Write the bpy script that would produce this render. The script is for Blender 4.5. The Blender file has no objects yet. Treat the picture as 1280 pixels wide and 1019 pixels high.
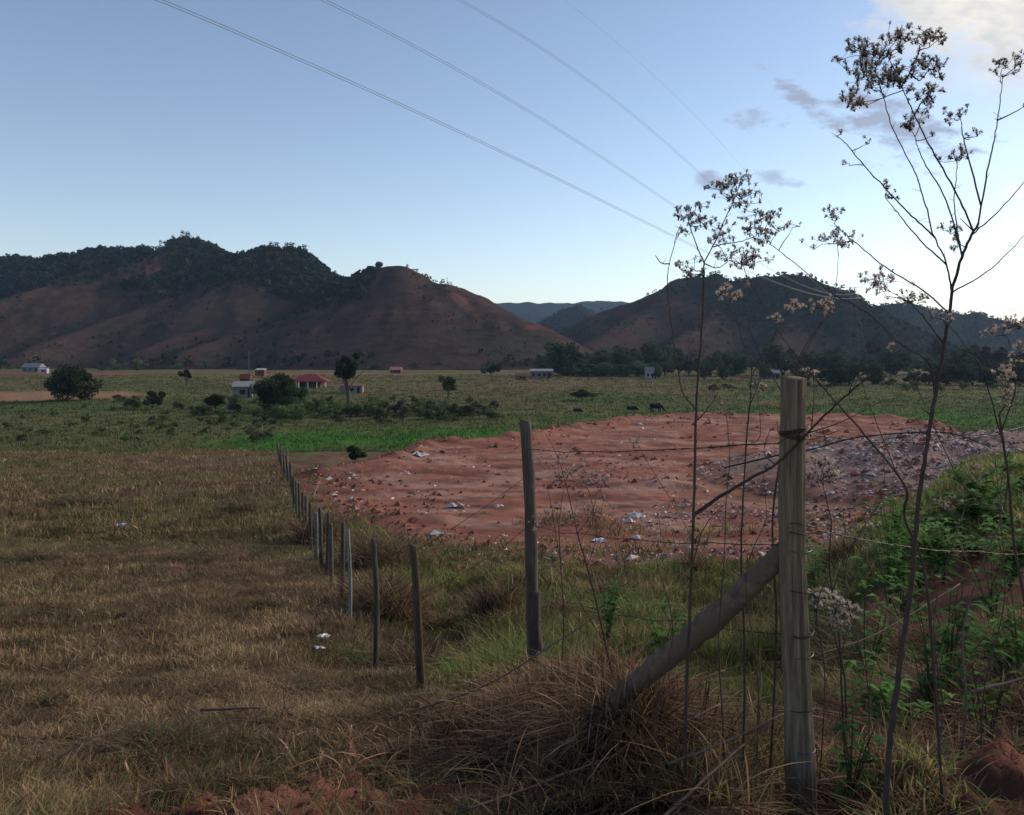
import bpy, math, random
import numpy as np
from mathutils import Vector, Matrix
random.seed(7); RNG = np.random.default_rng(7)
S = bpy.context.scene
COL = S.collection
R = math.radians
# ------------------------------------------------------------------ camera, sky, sun, exposure
F = 1000.0; HZ = 440.0                       # focal length and horizon row for a 1280 px wide picture
cd = bpy.data.cameras.new("camera"); cam = bpy.data.objects.new("camera", cd); COL.objects.link(cam)
cd.sensor_width = 36; cd.lens = 36 * F / 1280; cd.clip_start = 0.05; cd.clip_end = 9000
cd.shift_y = -(509.5 - HZ) / 1280
cam.location = (0, 0, 0); cam.rotation_euler = (R(90), 0, 0)
S.camera = cam
SUN_EL, SUN_AZ = R(24), R(62)                # azimuth to the right of the view axis (+Y)
W = bpy.data.worlds.new("World"); S.world = W; W.use_nodes = True
nt = W.node_tree; N = nt.nodes; L = nt.links; N.clear()
wout = N.new('ShaderNodeOutputWorld'); bg = N.new('ShaderNodeBackground'); bg.inputs['Strength'].default_value = 0.12
sky = N.new('ShaderNodeTexSky'); sky.sky_type = 'NISHITA'; sky.sun_disc = False
sky.sun_elevation = SUN_EL; sky.sun_rotation = SUN_AZ; sky.altitude = 300
sky.air_density = 1.0; sky.dust_density = 0.35; sky.ozone_density = 2.0
def wn(t, **k):
    n = N.new(t)
    for a, b in k.items(): setattr(n, a, b)
    return n
def wmath(op, a, b=None, c=None, clamp=False):
    n = N.new('ShaderNodeMath'); n.operation = op; n.use_clamp = clamp
    for i, v in enumerate((a, b, c)):
        if v is None: continue
        if isinstance(v, (int, float)): n.inputs[i].default_value = v
        else: L.new(v, n.inputs[i])
    return n.outputs[0]
tc = wn('ShaderNodeTexCoord'); sep = wn('ShaderNodeSeparateXYZ'); L.new(tc.outputs['Generated'], sep.inputs[0])
ysafe = wmath('MAXIMUM', sep.outputs['Y'], 0.05)
U = wmath('DIVIDE', sep.outputs['X'], ysafe); V = wmath('DIVIDE', sep.outputs['Z'], ysafe)   # a flat cloud deck seen to the north
front = wmath('GREATER_THAN', sep.outputs['Y'], 0.05)
cmb = wn('ShaderNodeCombineXYZ'); L.new(U, cmb.inputs[0]); L.new(wmath('MULTIPLY', V, 2.2), cmb.inputs[1])
n1 = wn('ShaderNodeTexNoise'); L.new(cmb.outputs[0], n1.inputs['Vector']); n1.inputs['Scale'].default_value = 17; n1.inputs['Detail'].default_value = 8; n1.inputs['Roughness'].default_value = 0.62
n2 = wn('ShaderNodeTexNoise'); L.new(cmb.outputs[0], n2.inputs['Vector']); n2.inputs['Scale'].default_value = 3.0; n2.inputs['Detail'].default_value = 6
def blob(px, py, rx, ry, soft=0.5, rot=0.0, amp=0.9, noise=None):
    """soft-edged cloud around one direction of the sky"""
    u0, v0 = (px - 640) / F, (HZ - py) / F
    du = wmath('SUBTRACT', U, u0); dv = wmath('SUBTRACT', V, v0)
    c, s = math.cos(rot), math.sin(rot)
    a = wmath('ADD', wmath('MULTIPLY', du, c * F / rx), wmath('MULTIPLY', dv, s * F / rx))
    b = wmath('ADD', wmath('MULTIPLY', du, -s * F / ry), wmath('MULTIPLY', dv, c * F / ry))
    d = wmath('SQRT', wmath('ADD', wmath('MULTIPLY', a, a), wmath('MULTIPLY', b, b)))
    nn = wmath('MULTIPLY', wmath('SUBTRACT', (noise or n1).outputs['Fac'], 0.5), amp * 2)
    return wmath('MULTIPLY', wmath('DIVIDE', wmath('SUBTRACT', 1.0, wmath('ADD', d, nn)), soft, clamp=True), front)
def maxs(l):
    r = l[0]
    for k in l[1:]: r = wmath('MAXIMUM', r, k)
    return r
pale = maxs([blob(1265, -12, 200, 112, 0.45, 0.12, 0.9, n1), wmath('MULTIPLY', blob(1260, 85, 130, 42, 0.9, 0.1, 1.0, n1), .75)])
pink = maxs([blob(1275, 240, 24, 12, 0.6), blob(1262, 388, 80, 16, 1.2, 0, 0.9), wmath('MULTIPLY', blob(1130, 350, 90, 10, 1.4), 0.5)])
grey = maxs([blob(1003, 118, 44, 16, 0.8, -0.25, 2.8), blob(1110, 152, 112, 38, 0.9, -0.42, 2.8), wmath('MULTIPLY', blob(945, 152, 48, 11, 0.9, .05, 3.0), 0.85),
             wmath('MULTIPLY', blob(888, 230, 26, 14, 0.6, 0, 1.5), 0.9), wmath('MULTIPLY', blob(968, 222, 38, 10, 0.9, -.25, 3.0), 0.7)])
# the sky itself: physical sky, a little desaturated towards a soft blue
ramp = wn('ShaderNodeValToRGB'); e = ramp.color_ramp.elements
e[0].position = 0.0; e[0].color = (.93, .835, .775, 1); e[1].position = 0.45; e[1].color = (.79, .71, .665, 1)
L.new(sep.outputs['Z'], ramp.inputs[0])
mulc = wn('ShaderNodeMixRGB', blend_type='MULTIPLY'); mulc.inputs[0].default_value = 1; L.new(sky.outputs[0], mulc.inputs[1]); L.new(ramp.outputs[0], mulc.inputs[2])
def over(base, fac, color, k=1.0):
    m = wn('ShaderNodeMixRGB'); L.new(wmath('MULTIPLY', fac, k), m.inputs[0]); L.new(base, m.inputs[1]); m.inputs[2].default_value = (*color, 1); return m.outputs[0]
lit = wn('ShaderNodeMixRGB'); L.new(wmath('MULTIPLY', wmath('SUBTRACT', n1.outputs['Fac'], 0.38), 4.0, clamp=True), lit.inputs[0]); lit.inputs[1].default_value = (3.2, 3.2, 3.2, 1); lit.inputs[2].default_value = (4.5, 4.2, 3.65, 1)
mpale = wn('ShaderNodeMixRGB'); L.new(wmath('MULTIPLY', pale, .95), mpale.inputs[0]); L.new(mulc.outputs[0], mpale.inputs[1]); L.new(lit.outputs[0], mpale.inputs[2]); c = mpale.outputs[0]
c = over(c, pink, (4.8, 4.4, 4.2), 0.75)
c = over(c, grey, (1.55, 1.7, 2.2), 0.85)
L.new(c, bg.inputs['Color']); L.new(bg.outputs[0], wout.inputs[0])
sd = bpy.data.lights.new("sun", 'SUN'); sun = bpy.data.objects.new("sun", sd); COL.objects.link(sun)
sd.energy = 2.0; sd.angle = R(20); sd.color = (1.0, 0.88, 0.76)
sdir = Vector((math.sin(SUN_AZ) * math.cos(SUN_EL), math.cos(SUN_AZ) * math.cos(SUN_EL), math.sin(SUN_EL)))
sun.rotation_euler = sdir.to_track_quat('Z', 'Y').to_euler()
S.view_settings.view_transform = 'Standard'; S.view_settings.look = 'None'; S.view_settings.gamma = 1.0
S.view_settings.exposure = 0.95
S.render.engine = 'CYCLES'; S.cycles.max_bounces = 8; S.cycles.diffuse_bounces = 4; S.cycles.transparent_max_bounces = 8; S.cycles.volume_bounces = 0
S.cycles.use_denoising = True

# ------------------------------------------------------------------ helpers
def pt(px, py, Y): return ((px - 640) / F * Y, Y, (HZ - py) / F * Y)
def hsh(ix, iy, seed):
    h = (ix.astype(np.int64) * 374761393 + iy.astype(np.int64) * 668265263 + seed * 1442695041) & 0xFFFFFFFF
    h = ((h ^ (h >> 13)) * 1274126177) & 0xFFFFFFFF
    return ((h ^ (h >> 16)) & 0xFFFF) / 65535.0
def vn(x, y, seed=0):
    x = np.asarray(x, float); y = np.asarray(y, float)
    ix = np.floor(x); iy = np.floor(y); fx = x - ix; fy = y - iy
    fx = fx * fx * (3 - 2 * fx); fy = fy * fy * (3 - 2 * fy)
    a = hsh(ix, iy, seed); b = hsh(ix + 1, iy, seed); c_ = hsh(ix, iy + 1, seed); d = hsh(ix + 1, iy + 1, seed)
    return (a * (1 - fx) + b * fx) * (1 - fy) + (c_ * (1 - fx) + d * fx) * fy
def fbm(x, y, f=1.0, octv=4, seed=0):
    r = 0; amp = 0.5; t = 0
    for i in range(octv):
        r = r + amp * vn(np.asarray(x) * f + 17.3 * i, np.asarray(y) * f - 9.1 * i, seed + i); t += amp; amp *= 0.5; f *= 2.03
    return r / t
def ss(e0, e1, x):
    t = np.clip((np.asarray(x, float) - e0) / (e1 - e0), 0, 1); return t * t * (3 - 2 * t)
def inpoly(px, py, poly):
    px = np.asarray(px, float); py = np.asarray(py, float); r = np.zeros(px.shape, bool); n = len(poly); j = n - 1
    for i in range(n):
        xi, yi = poly[i]; xj, yj = poly[j]
        c_ = ((yi > py) != (yj > py)) & (px < (xj - xi) * (py - yi) / ((yj - yi) if yj != yi else 1e-9) + xi)
        r ^= c_; j = i
    return r
def mesh(name, V, faces, mat, parent=None, col=None, smooth=False, loc=None):
    """faces: list of (n,k) index arrays"""
    me = bpy.data.meshes.new(name); V = np.asarray(V, np.float32).reshape(-1, 3)
    fs = [np.asarray(f, np.int32) for f in faces if len(f)]
    me.vertices.add(len(V)); me.vertices.foreach_set('co', V.ravel())
    li = np.concatenate([f.ravel() for f in fs]); tot = np.concatenate([np.full(len(f), f.shape[1], np.int32) for f in fs])
    st = np.concatenate([[0], np.cumsum(tot)[:-1]]).astype(np.int32)
    me.loops.add(len(li)); me.loops.foreach_set('vertex_index', li); me.polygons.add(len(tot)); me.polygons.foreach_set('loop_start', st)
    flat_ = name in ('soil_clods',) or mat.name in ('plaster', 'roof_tiles', 'dark_opening', 'scraps')
    me.polygons.foreach_set('use_smooth', np.full(len(tot), not flat_))
    me.update(calc_edges=True)
    if col is not None:
        c4 = np.ones((len(V), 4), np.float32); c4[:, :3] = np.clip(np.asarray(col, np.float32), 0, 1)
        at = me.color_attributes.new('Col', 'FLOAT_COLOR', 'POINT'); at.data.foreach_set('color', c4.ravel())
    me.materials.append(mat)
    o = bpy.data.objects.new(name, me); COL.objects.link(o)
    if parent: o.parent = parent
    if loc is not None: o.location = loc
    return o
def tag(o, label=None, cat=None, group=None, kind=None):
    if label: o['label'] = label
    if cat: o['category'] = cat
    if group: o['group'] = group
    if kind: o['kind'] = kind
    return o
def empty(name, loc, label, cat, group=None, rz=0):
    o = bpy.data.objects.new(name, None); COL.objects.link(o); o.location = loc; o.rotation_euler = (0, 0, rz); o.empty_display_size = 0.2
    return tag(o, label, cat, group)
def copy_tree(o, parent=None):
    c_ = o.copy(); COL.objects.link(c_); c_.parent = parent
    for ch in list(o.children): copy_tree(ch, c_)
    return c_
class MB:
    def __init__(s): s.V = []; s.F3 = []; s.F4 = []; s.C = []; s.n = 0
    def add(s, V, f3=None, f4=None, col=(1, 1, 1)):
        V = np.asarray(V, float).reshape(-1, 3); s.V.append(V)
        if f3 is not None and len(f3): s.F3.append(np.asarray(f3) + s.n)
        if f4 is not None and len(f4): s.F4.append(np.asarray(f4) + s.n)
        c_ = np.asarray(col, float); s.C.append(np.broadcast_to(c_, (len(V), 3)) if c_.ndim == 1 else c_); s.n += len(V); return s
    def box(s, cx, cy, cz, sx, sy, sz, rz=0, col=(1, 1, 1)):
        v = np.array([(x, y, z) for x in (-.5, .5) for y in (-.5, .5) for z in (-.5, .5)]) * (sx, sy, sz)
        cc, sn = math.cos(rz), math.sin(rz); v = np.stack([v[:, 0] * cc - v[:, 1] * sn + cx, v[:, 0] * sn + v[:, 1] * cc + cy, v[:, 2] + cz], 1)
        return s.add(v, f4=[(0, 1, 3, 2), (4, 6, 7, 5), (0, 4, 5, 1), (2, 3, 7, 6), (0, 2, 6, 4), (1, 5, 7, 3)], col=col)
    def tube(s, P, r, k=6, col=(1, 1, 1), cap=True, wob=0.0):
        P = np.asarray(P, float); n = len(P); r = np.broadcast_to(np.asarray(r, float), (n,))
        T = np.gradient(P, axis=0); T /= np.linalg.norm(T, axis=1)[:, None] + 1e-12
        ref = np.array((0, 0, 1.0)) if abs(T[0][2]) < .9 else np.array((1.0, 0, 0))
        A = np.cross(T, ref); A /= np.linalg.norm(A, axis=1)[:, None] + 1e-12; B = np.cross(T, A)
        th = np.arange(k) / k * 2 * math.pi
        rr = r[:, None] * (1 + wob * (RNG.random((n, k)) - .5))
        V = P[:, None] + rr[..., None] * (np.cos(th)[None, :, None] * A[:, None] + np.sin(th)[None, :, None] * B[:, None])
        V = V.reshape(-1, 3); i = np.arange(n - 1)[:, None] * k; j = np.arange(k)[None]; j2 = (j + 1) % k
        f4 = np.stack([i + j, i + j2, i + k + j2, i + k + j], -1).reshape(-1, 4); f3 = []
        if cap:
            V = np.vstack([V, P[0], P[-1]]); m = n * k; jj = np.arange(k)
            f3 = np.vstack([np.stack([np.full(k, m), (jj + 1) % k, jj], 1), np.stack([np.full(k, m + 1), (n - 1) * k + jj, (n - 1) * k + (jj + 1) % k], 1)])
        return s.add(V, f3, f4, col)
    def build(s, name, mat, parent=None, smooth=False, loc=None):
        fs = []
        if s.F3: fs.append(np.concatenate(s.F3))
        if s.F4: fs.append(np.concatenate(s.F4))
        return mesh(name, np.concatenate(s.V), fs, mat, parent, np.concatenate(s.C), smooth, loc)
def smooth_line(P, sub=5):
    P = np.asarray(P, float)
    if len(P) < 3:
        t = np.linspace(0, 1, sub + 1)[:, None]; return P[0] * (1 - t) + P[-1] * t
    Q = np.vstack([2 * P[0] - P[1], P, 2 * P[-1] - P[-2]]); out = []
    for i in range(1, len(Q) - 2):
        for t in np.linspace(0, 1, sub, endpoint=False):
            a, b, c_, d = Q[i - 1], Q[i], Q[i + 1], Q[i + 2]
            out.append(.5 * ((2 * b) + (-a + c_) * t + (2 * a - 5 * b + 4 * c_ - d) * t * t + (-a + 3 * b - 3 * c_ + d) * t ** 3))
    out.append(P[-1]); return np.array(out)

# ------------------------------------------------------------------ materials (procedural)
def material(name, base=(1, 1, 1), attr=False, rough=0.9, scale=8.0, var=0.35, bump=0.0, bscale=None, transl=0.0, stretch=None, spec=0.2, tint=None, metal=0.0):
    m = bpy.data.materials.new(name); m.use_nodes = True; n = m.node_tree.nodes; l = m.node_tree.links; n.clear()
    out = n.new('ShaderNodeOutputMaterial'); p = n.new('ShaderNodeBsdfPrincipled'); p.inputs['Roughness'].default_value = rough
    p.inputs['Specular IOR Level'].default_value = spec; p.inputs['Metallic'].default_value = metal
    tc_ = n.new('ShaderNodeTexCoord'); mp = n.new('ShaderNodeMapping'); l.new(tc_.outputs['Object'], mp.inputs[0])
    if stretch: mp.inputs['Scale'].default_value = stretch
    nz = n.new('ShaderNodeTexNoise'); nz.inputs['Scale'].default_value = scale; nz.inputs['Detail'].default_value = 6; nz.inputs['Roughness'].default_value = .65; l.new(mp.outputs[0], nz.inputs['Vector'])
    mr = n.new('ShaderNodeMapRange'); mr.inputs[1].default_value = .3; mr.inputs[2].default_value = .7; mr.inputs[3].default_value = 1 - var; mr.inputs[4].default_value = 1 + var; l.new(nz.outputs['Fac'], mr.inputs[0])
    mx = n.new('ShaderNodeMixRGB'); mx.blend_type = 'MULTIPLY'; mx.inputs[0].default_value = 1; l.new(mr.outputs[0], mx.inputs[2])
    if attr:
        a = n.new('ShaderNodeVertexColor'); a.layer_name = 'Col'; l.new(a.outputs[0], mx.inputs[1])
    else: mx.inputs[1].default_value = (*base, 1)
    colr = mx.outputs[0]
    if tint:
        nz2 = n.new('ShaderNodeTexNoise'); nz2.inputs['Scale'].default_value = scale * .3; nz2.inputs['Detail'].default_value = 4; l.new(mp.outputs[0], nz2.inputs['Vector'])
        mr2 = n.new('ShaderNodeMapRange'); mr2.inputs[1].default_value = .48; mr2.inputs[2].default_value = .62; l.new(nz2.outputs['Fac'], mr2.inputs[0])
        m2 = n.new('ShaderNodeMixRGB'); l.new(mr2.outputs[0], m2.inputs[0]); l.new(colr, m2.inputs[1]); m2.inputs[2].default_value = (*tint, 1); colr = m2.outputs[0]
    l.new(colr, p.inputs['Base Color'])
    if bump:
        b = n.new('ShaderNodeBump'); b.inputs['Strength'].default_value = 1.0; b.inputs['Distance'].default_value = bump
        nb = n.new('ShaderNodeTexNoise'); nb.inputs['Scale'].default_value = bscale or scale * 2; nb.inputs['Detail'].default_value = 8; nb.inputs['Roughness'].default_value = .7
        l.new(mp.outputs[0], nb.inputs['Vector']); l.new(nb.outputs['Fac'], b.inputs['Height']); l.new(b.outputs[0], p.inputs['Normal'])
    sh = p.outputs[0]
    if transl:
        t = n.new('ShaderNodeBsdfTranslucent'); l.new(colr, t.inputs[0]); ms = n.new('ShaderNodeMixShader'); ms.inputs[0].default_value = transl
        l.new(sh, ms.inputs[1]); l.new(t.outputs[0], ms.inputs[2]); sh = ms.outputs[0]
    l.new(sh, out.inputs[0]); return m
M_ground = material('soil_and_turf', attr=True, scale=2.2, var=.28, bump=.07, bscale=22, rough=1, spec=.03)
M_hill = material('hill_pasture', attr=True, scale=.09, var=.22, bump=1.2, bscale=.25, rough=1, spec=.0)
M_blade = material('grass_blades', attr=True, scale=3, var=.2, transl=.3, rough=.8, spec=.1)
M_leaf = material('leaves', attr=True, scale=1.2, var=.25, transl=.3, rough=.9, spec=.03)
M_far = material('far_leaves', attr=True, scale=.08, var=.2, transl=.15, rough=.9, spec=.0)
M_bark = material('bark', base=(.09, .07, .055), scale=12, var=.4, bump=.01, stretch=(1, 1, .25))
M_post = material('weathered_post', attr=True, scale=42, var=.5, bump=.012, bscale=60, stretch=(1.5, 1.5, .10), rough=1, spec=.03)
M_log = material('peeled_log', attr=True, scale=28, var=.45, bump=.01, bscale=45, rough=1, spec=.03, tint=(.12, .095, .072), stretch=(.35, 1, .8))
M_wire = material('rusty_wire', base=(.05, .032, .028), scale=40, var=.4, rough=.6, metal=.3)
M_tie = material('galvanised_tie', base=(.10, .10, .10), scale=60, var=.4, rough=.45, metal=.6)
M_stem = material('dry_stem', attr=True, scale=25, var=.3, rough=.9, spec=.1)
M_head = material('seed_fluff', attr=True, scale=80, var=.25, transl=.5, rough=1, spec=.0)
M_cable = material('cable', base=(.26, .27, .30), scale=5, var=.1, rough=.6)
M_steel = material('pylon_steel', base=(.09, .095, .11), scale=3, var=.2, rough=.6, metal=.2)
M_plaster = material('plaster', attr=True, scale=1.5, var=.3, rough=.95)
M_roof = material('roof_tiles', attr=True, scale=3, var=.25, bump=.03, bscale=6, rough=.9)
M_dark = material('dark_opening', base=(.012, .012, .014), scale=2, var=.1, rough=.4)
M_scrap = material('scraps', attr=True, scale=6, var=.25, rough=.9, spec=.05)
M_cow = material('cow_hide', base=(.012, .01, .01), scale=4, var=.4, rough=.7)

# ------------------------------------------------------------------ terrain height
PY = np.array([0, 3, 4, 5, 6, 7, 9, 12.6, 19, 28, 38, 56, 64, 72, 120, 500, 4000.])
PZ = np.array([-1.66, -1.80, -2.18, -2.50, -2.74, -3.0, -3.42, -4.1, -4.95, -5.6, -6.15, -7.0, -8.2, -9.0, -9.15, -9.4, -9.6])
def lotpt(px, py, z=-5.5):
    Y = -z / ((py - HZ) / F); return ((px - 640) / F * Y, Y)
LOT = [lotpt(*p) for p in [(383, 590), (405, 618), (450, 648), (535, 688), (600, 712), (700, 722), (800, 718), (900, 712), (1010, 706), (1085, 675), (1140, 610), (1230, 560), (1170, 527), (1110, 520), (980, 519), (860, 517), (760, 525), (690, 535), (640, 546), (580, 550), (530, 550), (490, 566), (440, 582)]]
lot_a = np.array(LOT)
def lot_dist(x, Y):
    """signed distance to the dirt lot's outline, positive inside"""
    x = np.asarray(x, float); Y = np.asarray(Y, float); d = np.full(x.shape, 1e9)
    for i in range(len(lot_a)):
        a = lot_a[i]; b = lot_a[(i + 1) % len(lot_a)]; ab = b - a
        t = np.clip(((x - a[0]) * ab[0] + (Y - a[1]) * ab[1]) / (ab @ ab), 0, 1)
        d = np.minimum(d, np.hypot(x - a[0] - t * ab[0], Y - a[1] - t * ab[1]))
    return np.where(inpoly(x, Y, LOT), d, -d)
def pile_h(x, Y):
    a = ((x - 22) / 14.0); b = ((Y - 35) / 8.5); d = np.sqrt(a * a + b * b)
    return 2.5 * np.clip(1 - d, 0, 1) ** .8 * .95 * (0.75 + .5 * fbm(x, Y, .6, 3, 91))
def ground_raw(x, Y):
    x = np.asarray(x, float); Y = np.asarray(Y, float)
    rad = np.where(Y > 8, Y, np.sqrt(np.maximum(Y, 0) ** 2 * 1.0 + 0.0))
    z = np.interp(rad, PY, PZ)
    # gentle rolls in the pasture
    z = z + (fbm(x, Y, .35, 3, 5) - .5) * .42 * ss(4, 9, Y) * (1 - ss(70, 110, Y) * .3) + (fbm(x, Y, 1.6, 3, 8) - .5) * .17
    z = z + (fbm(x, Y, .03, 3, 15) - .5) * 1.0 * ss(75, 140, Y)
    # bank that climbs on the right
    rise = 2.3 * ss(.30, .63, x / np.maximum(Y, 1)) * ss(3.5, 15, Y) * (1 - ss(21, 27, Y))
    z = z + rise
    # heap of cut straw at the fence corner
    z = z + .38 * np.exp(-(((x - .46) / .62) ** 2 + ((Y - 4.8) / .85) ** 2)) + .16 * np.exp(-(((x - .62) / .3) ** 2 + ((Y - 4.0) / .35) ** 2)) + .06 * np.exp(-(((x - 1.2) / .8) ** 2 + ((Y - 3.9) / .8) ** 2)) + .2 * np.exp(-(((x - .3) / .9) ** 2 + ((Y - 6.5) / .8) ** 2))
    z = z - .22 * np.exp(-(((x - 1.28) / .34) ** 2 + ((Y - 3.42) / .3) ** 2))
    # lumps of soil at the bottom right
    z = z + .16 * np.exp(-(((x - 1.78) / .13) ** 2 + ((Y - 3.55) / .16) ** 2)) + .2 * np.exp(-(((x - 2.3) / .35) ** 2 + ((Y - 3.6) / .3) ** 2))
    z = z + (fbm(x, Y, 9.0, 4, 9) - .5) * .17 * (1 - ss(4.5, 7, Y)) * ((x > 1.3) | (x < .3))
    # shallow gully right of the thin fence
    z = z - .55 * np.exp(-(((x + .9 + .02 * Y) / .9) ** 2)) * ss(7.5, 10, Y) * (1 - ss(16, 22, Y))
    return z
def ground(x, Y):
    z = ground_raw(x, Y); d = lot_dist(x, Y)
    w = ss(-3.0, .8, d + (fbm(x, Y, .4, 3, 44) - .5) * 1.5)
    lz = -5.5 + (fbm(x, Y, .18, 3, 61) - .5) * .25 + (fbm(x, Y, 2.2, 4, 62) - .5) * .08 + np.clip(fbm(x, Y, .3, 4, 64) - .6, 0, 1) * .9 - .035 * np.clip(np.sin((np.hypot(x - 3, (Y - 62) * .9) + 1.5 * fbm(x, Y, .1, 2, 47)) * 2.6), 0, 1) * ss(.4, .6, fbm(x, Y, .12, 3, 48))
    rim = .42 * np.exp(-((d - .9) / 1.1) ** 2) * ss(34, 40, Y) * fbm(x, Y, .8, 3, 63) ** 1.5 * 1.4
    z = z * (1 - w) + (lz + rim) * w
    far = ss(-9, -1, d) * ss(40, 50, Y) * (1 - w)                     # bank falling away behind the lot
    return z + pile_h(x, Y)
def g1(x, Y): return float(ground(np.array([float(x)]), np.array([float(Y)]))[0])
def on(px, Y, dz=0.0):
    x = (px - 640) / F * Y; return Vector((x, Y, g1(x, Y) + dz))
def hit(px, py, y0=2.5, y1=600):
    """ground point seen along one direction"""
    Ys = np.geomspace(y0, y1, 4000); x = (px - 640) / F * Ys; z = (HZ - py) / F * Ys
    k = np.argmax(ground(x, Ys) >= z); return Vector((x[k], Ys[k], float(ground(x[k:k + 1], Ys[k:k + 1])[0])))

# ------------------------------------------------------------------ colour of the ground (the soil and turf themselves)
def mixc(a, b, t): return a * (1 - t[..., None]) + np.asarray(b) * t[..., None]
C_DRY, C_DRY2, C_OLIVE, C_GREEN, C_LUSH, C_RED, C_RED2, C_TAN = [np.array(c_) for c_ in ((.16, .10, .058), (.12, .076, .048), (.13, .122, .05), (.085, .105, .038), (.065, .145, .028), (.32, .135, .090), (.23, .096, .066), (.27, .15, .085))]
def dirt_mask(x, Y):
    n = fbm(x, Y, 1.3, 4, 31)
    d = lot_dist(x, Y)
    m = ss(-.6, .5, d + (n - .5) * 3)
    m = np.maximum(m, ss(0, .3, 1.0 - np.hypot((x + .75) / 1.05, (Y - 3.3) / .85) + (n - .5) * 1.5))
    m = np.maximum(m, ss(0, 1, 1.5 - np.hypot((x - 4.9) / 1.3, (Y - 8.6) / 1.6) + (n - .5) * 1.4))           # bare patch in the bank
    m = np.maximum(m, ss(0, .5, 1.0 - np.hypot((x - 2.35) / .85, (Y - 3.5) / .62) + (n - .5) * .9))           # soil at the bottom right
    return m
def field_edge(x): return 56 + (fbm(x, x * 0 + 3, .08, 3, 71) - .5) * 10
def ground_color(x, Y):
    n1_, n2_, n3_ = fbm(x, Y, .22, 4, 21), fbm(x, Y, .8, 4, 22), fbm(x, Y, 3.5, 3, 23)
    c_ = np.broadcast_to(C_DRY, x.shape + (3,)).copy()
    c_ = mixc(c_, C_DRY2, ss(.45, .6, n2_)); c_ = mixc(c_, C_OLIVE, ss(.5, .62, n1_) * .7)
    c_ = mixc(c_, C_OLIVE * .9, ss(-4, -9, x / np.maximum(Y, 5) * 12) * .4)
    c_ = mixc(c_, np.array((.075, .05, .036)), ss(-.6, .2, x) * ss(6.5, 5, Y)); right = ss(-.09, -.03, (x + .6) / np.maximum(Y, 1)) * ss(5, 7, Y)
    c_ = mixc(c_, C_OLIVE, right * .75); c_ = mixc(c_, C_GREEN, right * ss(.45, .6, n2_) * .8)
    past = ss(-2, 3, Y - field_edge(x))
    v = mixc(np.broadcast_to(C_GREEN, c_.shape), C_OLIVE * .95, ss(.42, .58, fbm(x, Y, .03, 4, 25)))
    v = mixc(v, C_DRY * 1.05, ss(.45, .6, fbm(x, Y * .35, .05, 4, 26)) * ss(90, 200, Y) * .5)
    v = mixc(v, C_DRY * 1.1, ss(170, 230, Y) * .22)
    lush = np.exp(-(((x + 10) / 17) ** 2 + ((Y - 82) / 11) ** 2)) * 1.6
    lush = np.maximum(lush, 1.2 * np.exp(-(((x - 42) / 30) ** 2 + ((Y - 108) / 12) ** 2)))
    v = mixc(v, C_LUSH, np.clip(lush * ss(.3, .6, fbm(x, Y, .15, 3, 27)) * 1.4, 0, 1))
    orange = ss(0, .12, 1 - np.hypot((x + 103) / 27, (Y - 165) / 21))
    v = mixc(v, C_TAN, orange * .95)
    orange2 = ss(.0, .3, 1 - np.hypot((x + 70) / 38, (Y - 330) / 26)); v = mixc(v, np.array((.22, .11, .08)), orange2 * .75)
    orange3 = ss(.0, .4, 1 - np.hypot((x + 185) / 60, (Y - 330) / 22)); v = mixc(v, np.array((.2, .075, .05)), orange3 * .9)
    c_ = mixc(c_, v, past)
    d = lot_dist(x, Y); m = dirt_mask(x, Y)
    gp = ss(.5, .6, fbm(x, Y, .5, 3, 41)) * (ss(4.0, .5, np.abs(d)) * ss(28, 20, Y) + np.exp(-(((x - 13) / 3.5) ** 2 + ((Y - 34) / 5) ** 2)) * 1.6)
    red = mixc(np.broadcast_to(C_RED, c_.shape), C_RED2, ss(.42, .6, fbm(x * .35, Y, .9, 4, 42)))
    trk = np.sin((np.hypot(x - 3, (Y - 62) * .9) + 1.5 * fbm(x, Y, .1, 2, 47)) * 2.6) * ss(.4, .6, fbm(x, Y, .12, 3, 48)); red = red * (1 - .3 * np.clip(trk, 0, 1))[..., None]
    red = mixc(red, np.array((.42, .24, .175)), ss(.50, .66, fbm(x * .4, Y, 1.0, 4, 43)) * .7 * ss(0, 3, d))
    red = mixc(red, np.array((.085, .05, .04)), ss(.6, .7, fbm(x * .5, Y * 1.6, 1.4, 4, 46)) * .6)
    c_ = mixc(c_, red, np.clip(m - gp, 0, 1))
    ph = ss(.15, .8, pile_h(x, Y)); c_ = mixc(c_, np.array((.34, .21, .17)), ph)
    return c_ * (.8 + .4 * n3_)[..., None]

# polar sheet, fine near the viewer, reaching under and beyond the hills
na, nr = 560, 520
th = np.linspace(R(-100), R(100), na); rr = np.concatenate([np.geomspace(.5, 130, nr - 90), np.geomspace(132, 5200, 90)])
TH, RR = np.meshgrid(th, rr, indexing='ij'); GX = RR * np.sin(TH); GY = RR * np.cos(TH)
GZ = np.where(GY > 0, ground(GX, np.maximum(GY, 0)), -1.66)
GC = ground_color(GX.ravel(), np.maximum(GY, 0).ravel())
idx = np.arange(na * nr).reshape(na, nr)
Q = np.stack([idx[:-1, :-1], idx[1:, :-1], idx[1:, 1:], idx[:-1, 1:]], -1).reshape(-1, 4)[:, ::-1]
GV = np.stack([GX, GY, GZ], -1).reshape(-1, 3)
fc = GV[Q].mean(1); islot = lot_dist(fc[:, 0], fc[:, 1]) > -.3
def sub(V, Fq, C_):
    u, inv = np.unique(Fq, return_inverse=True); return V[u], inv.reshape(Fq.shape), C_[u]
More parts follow.
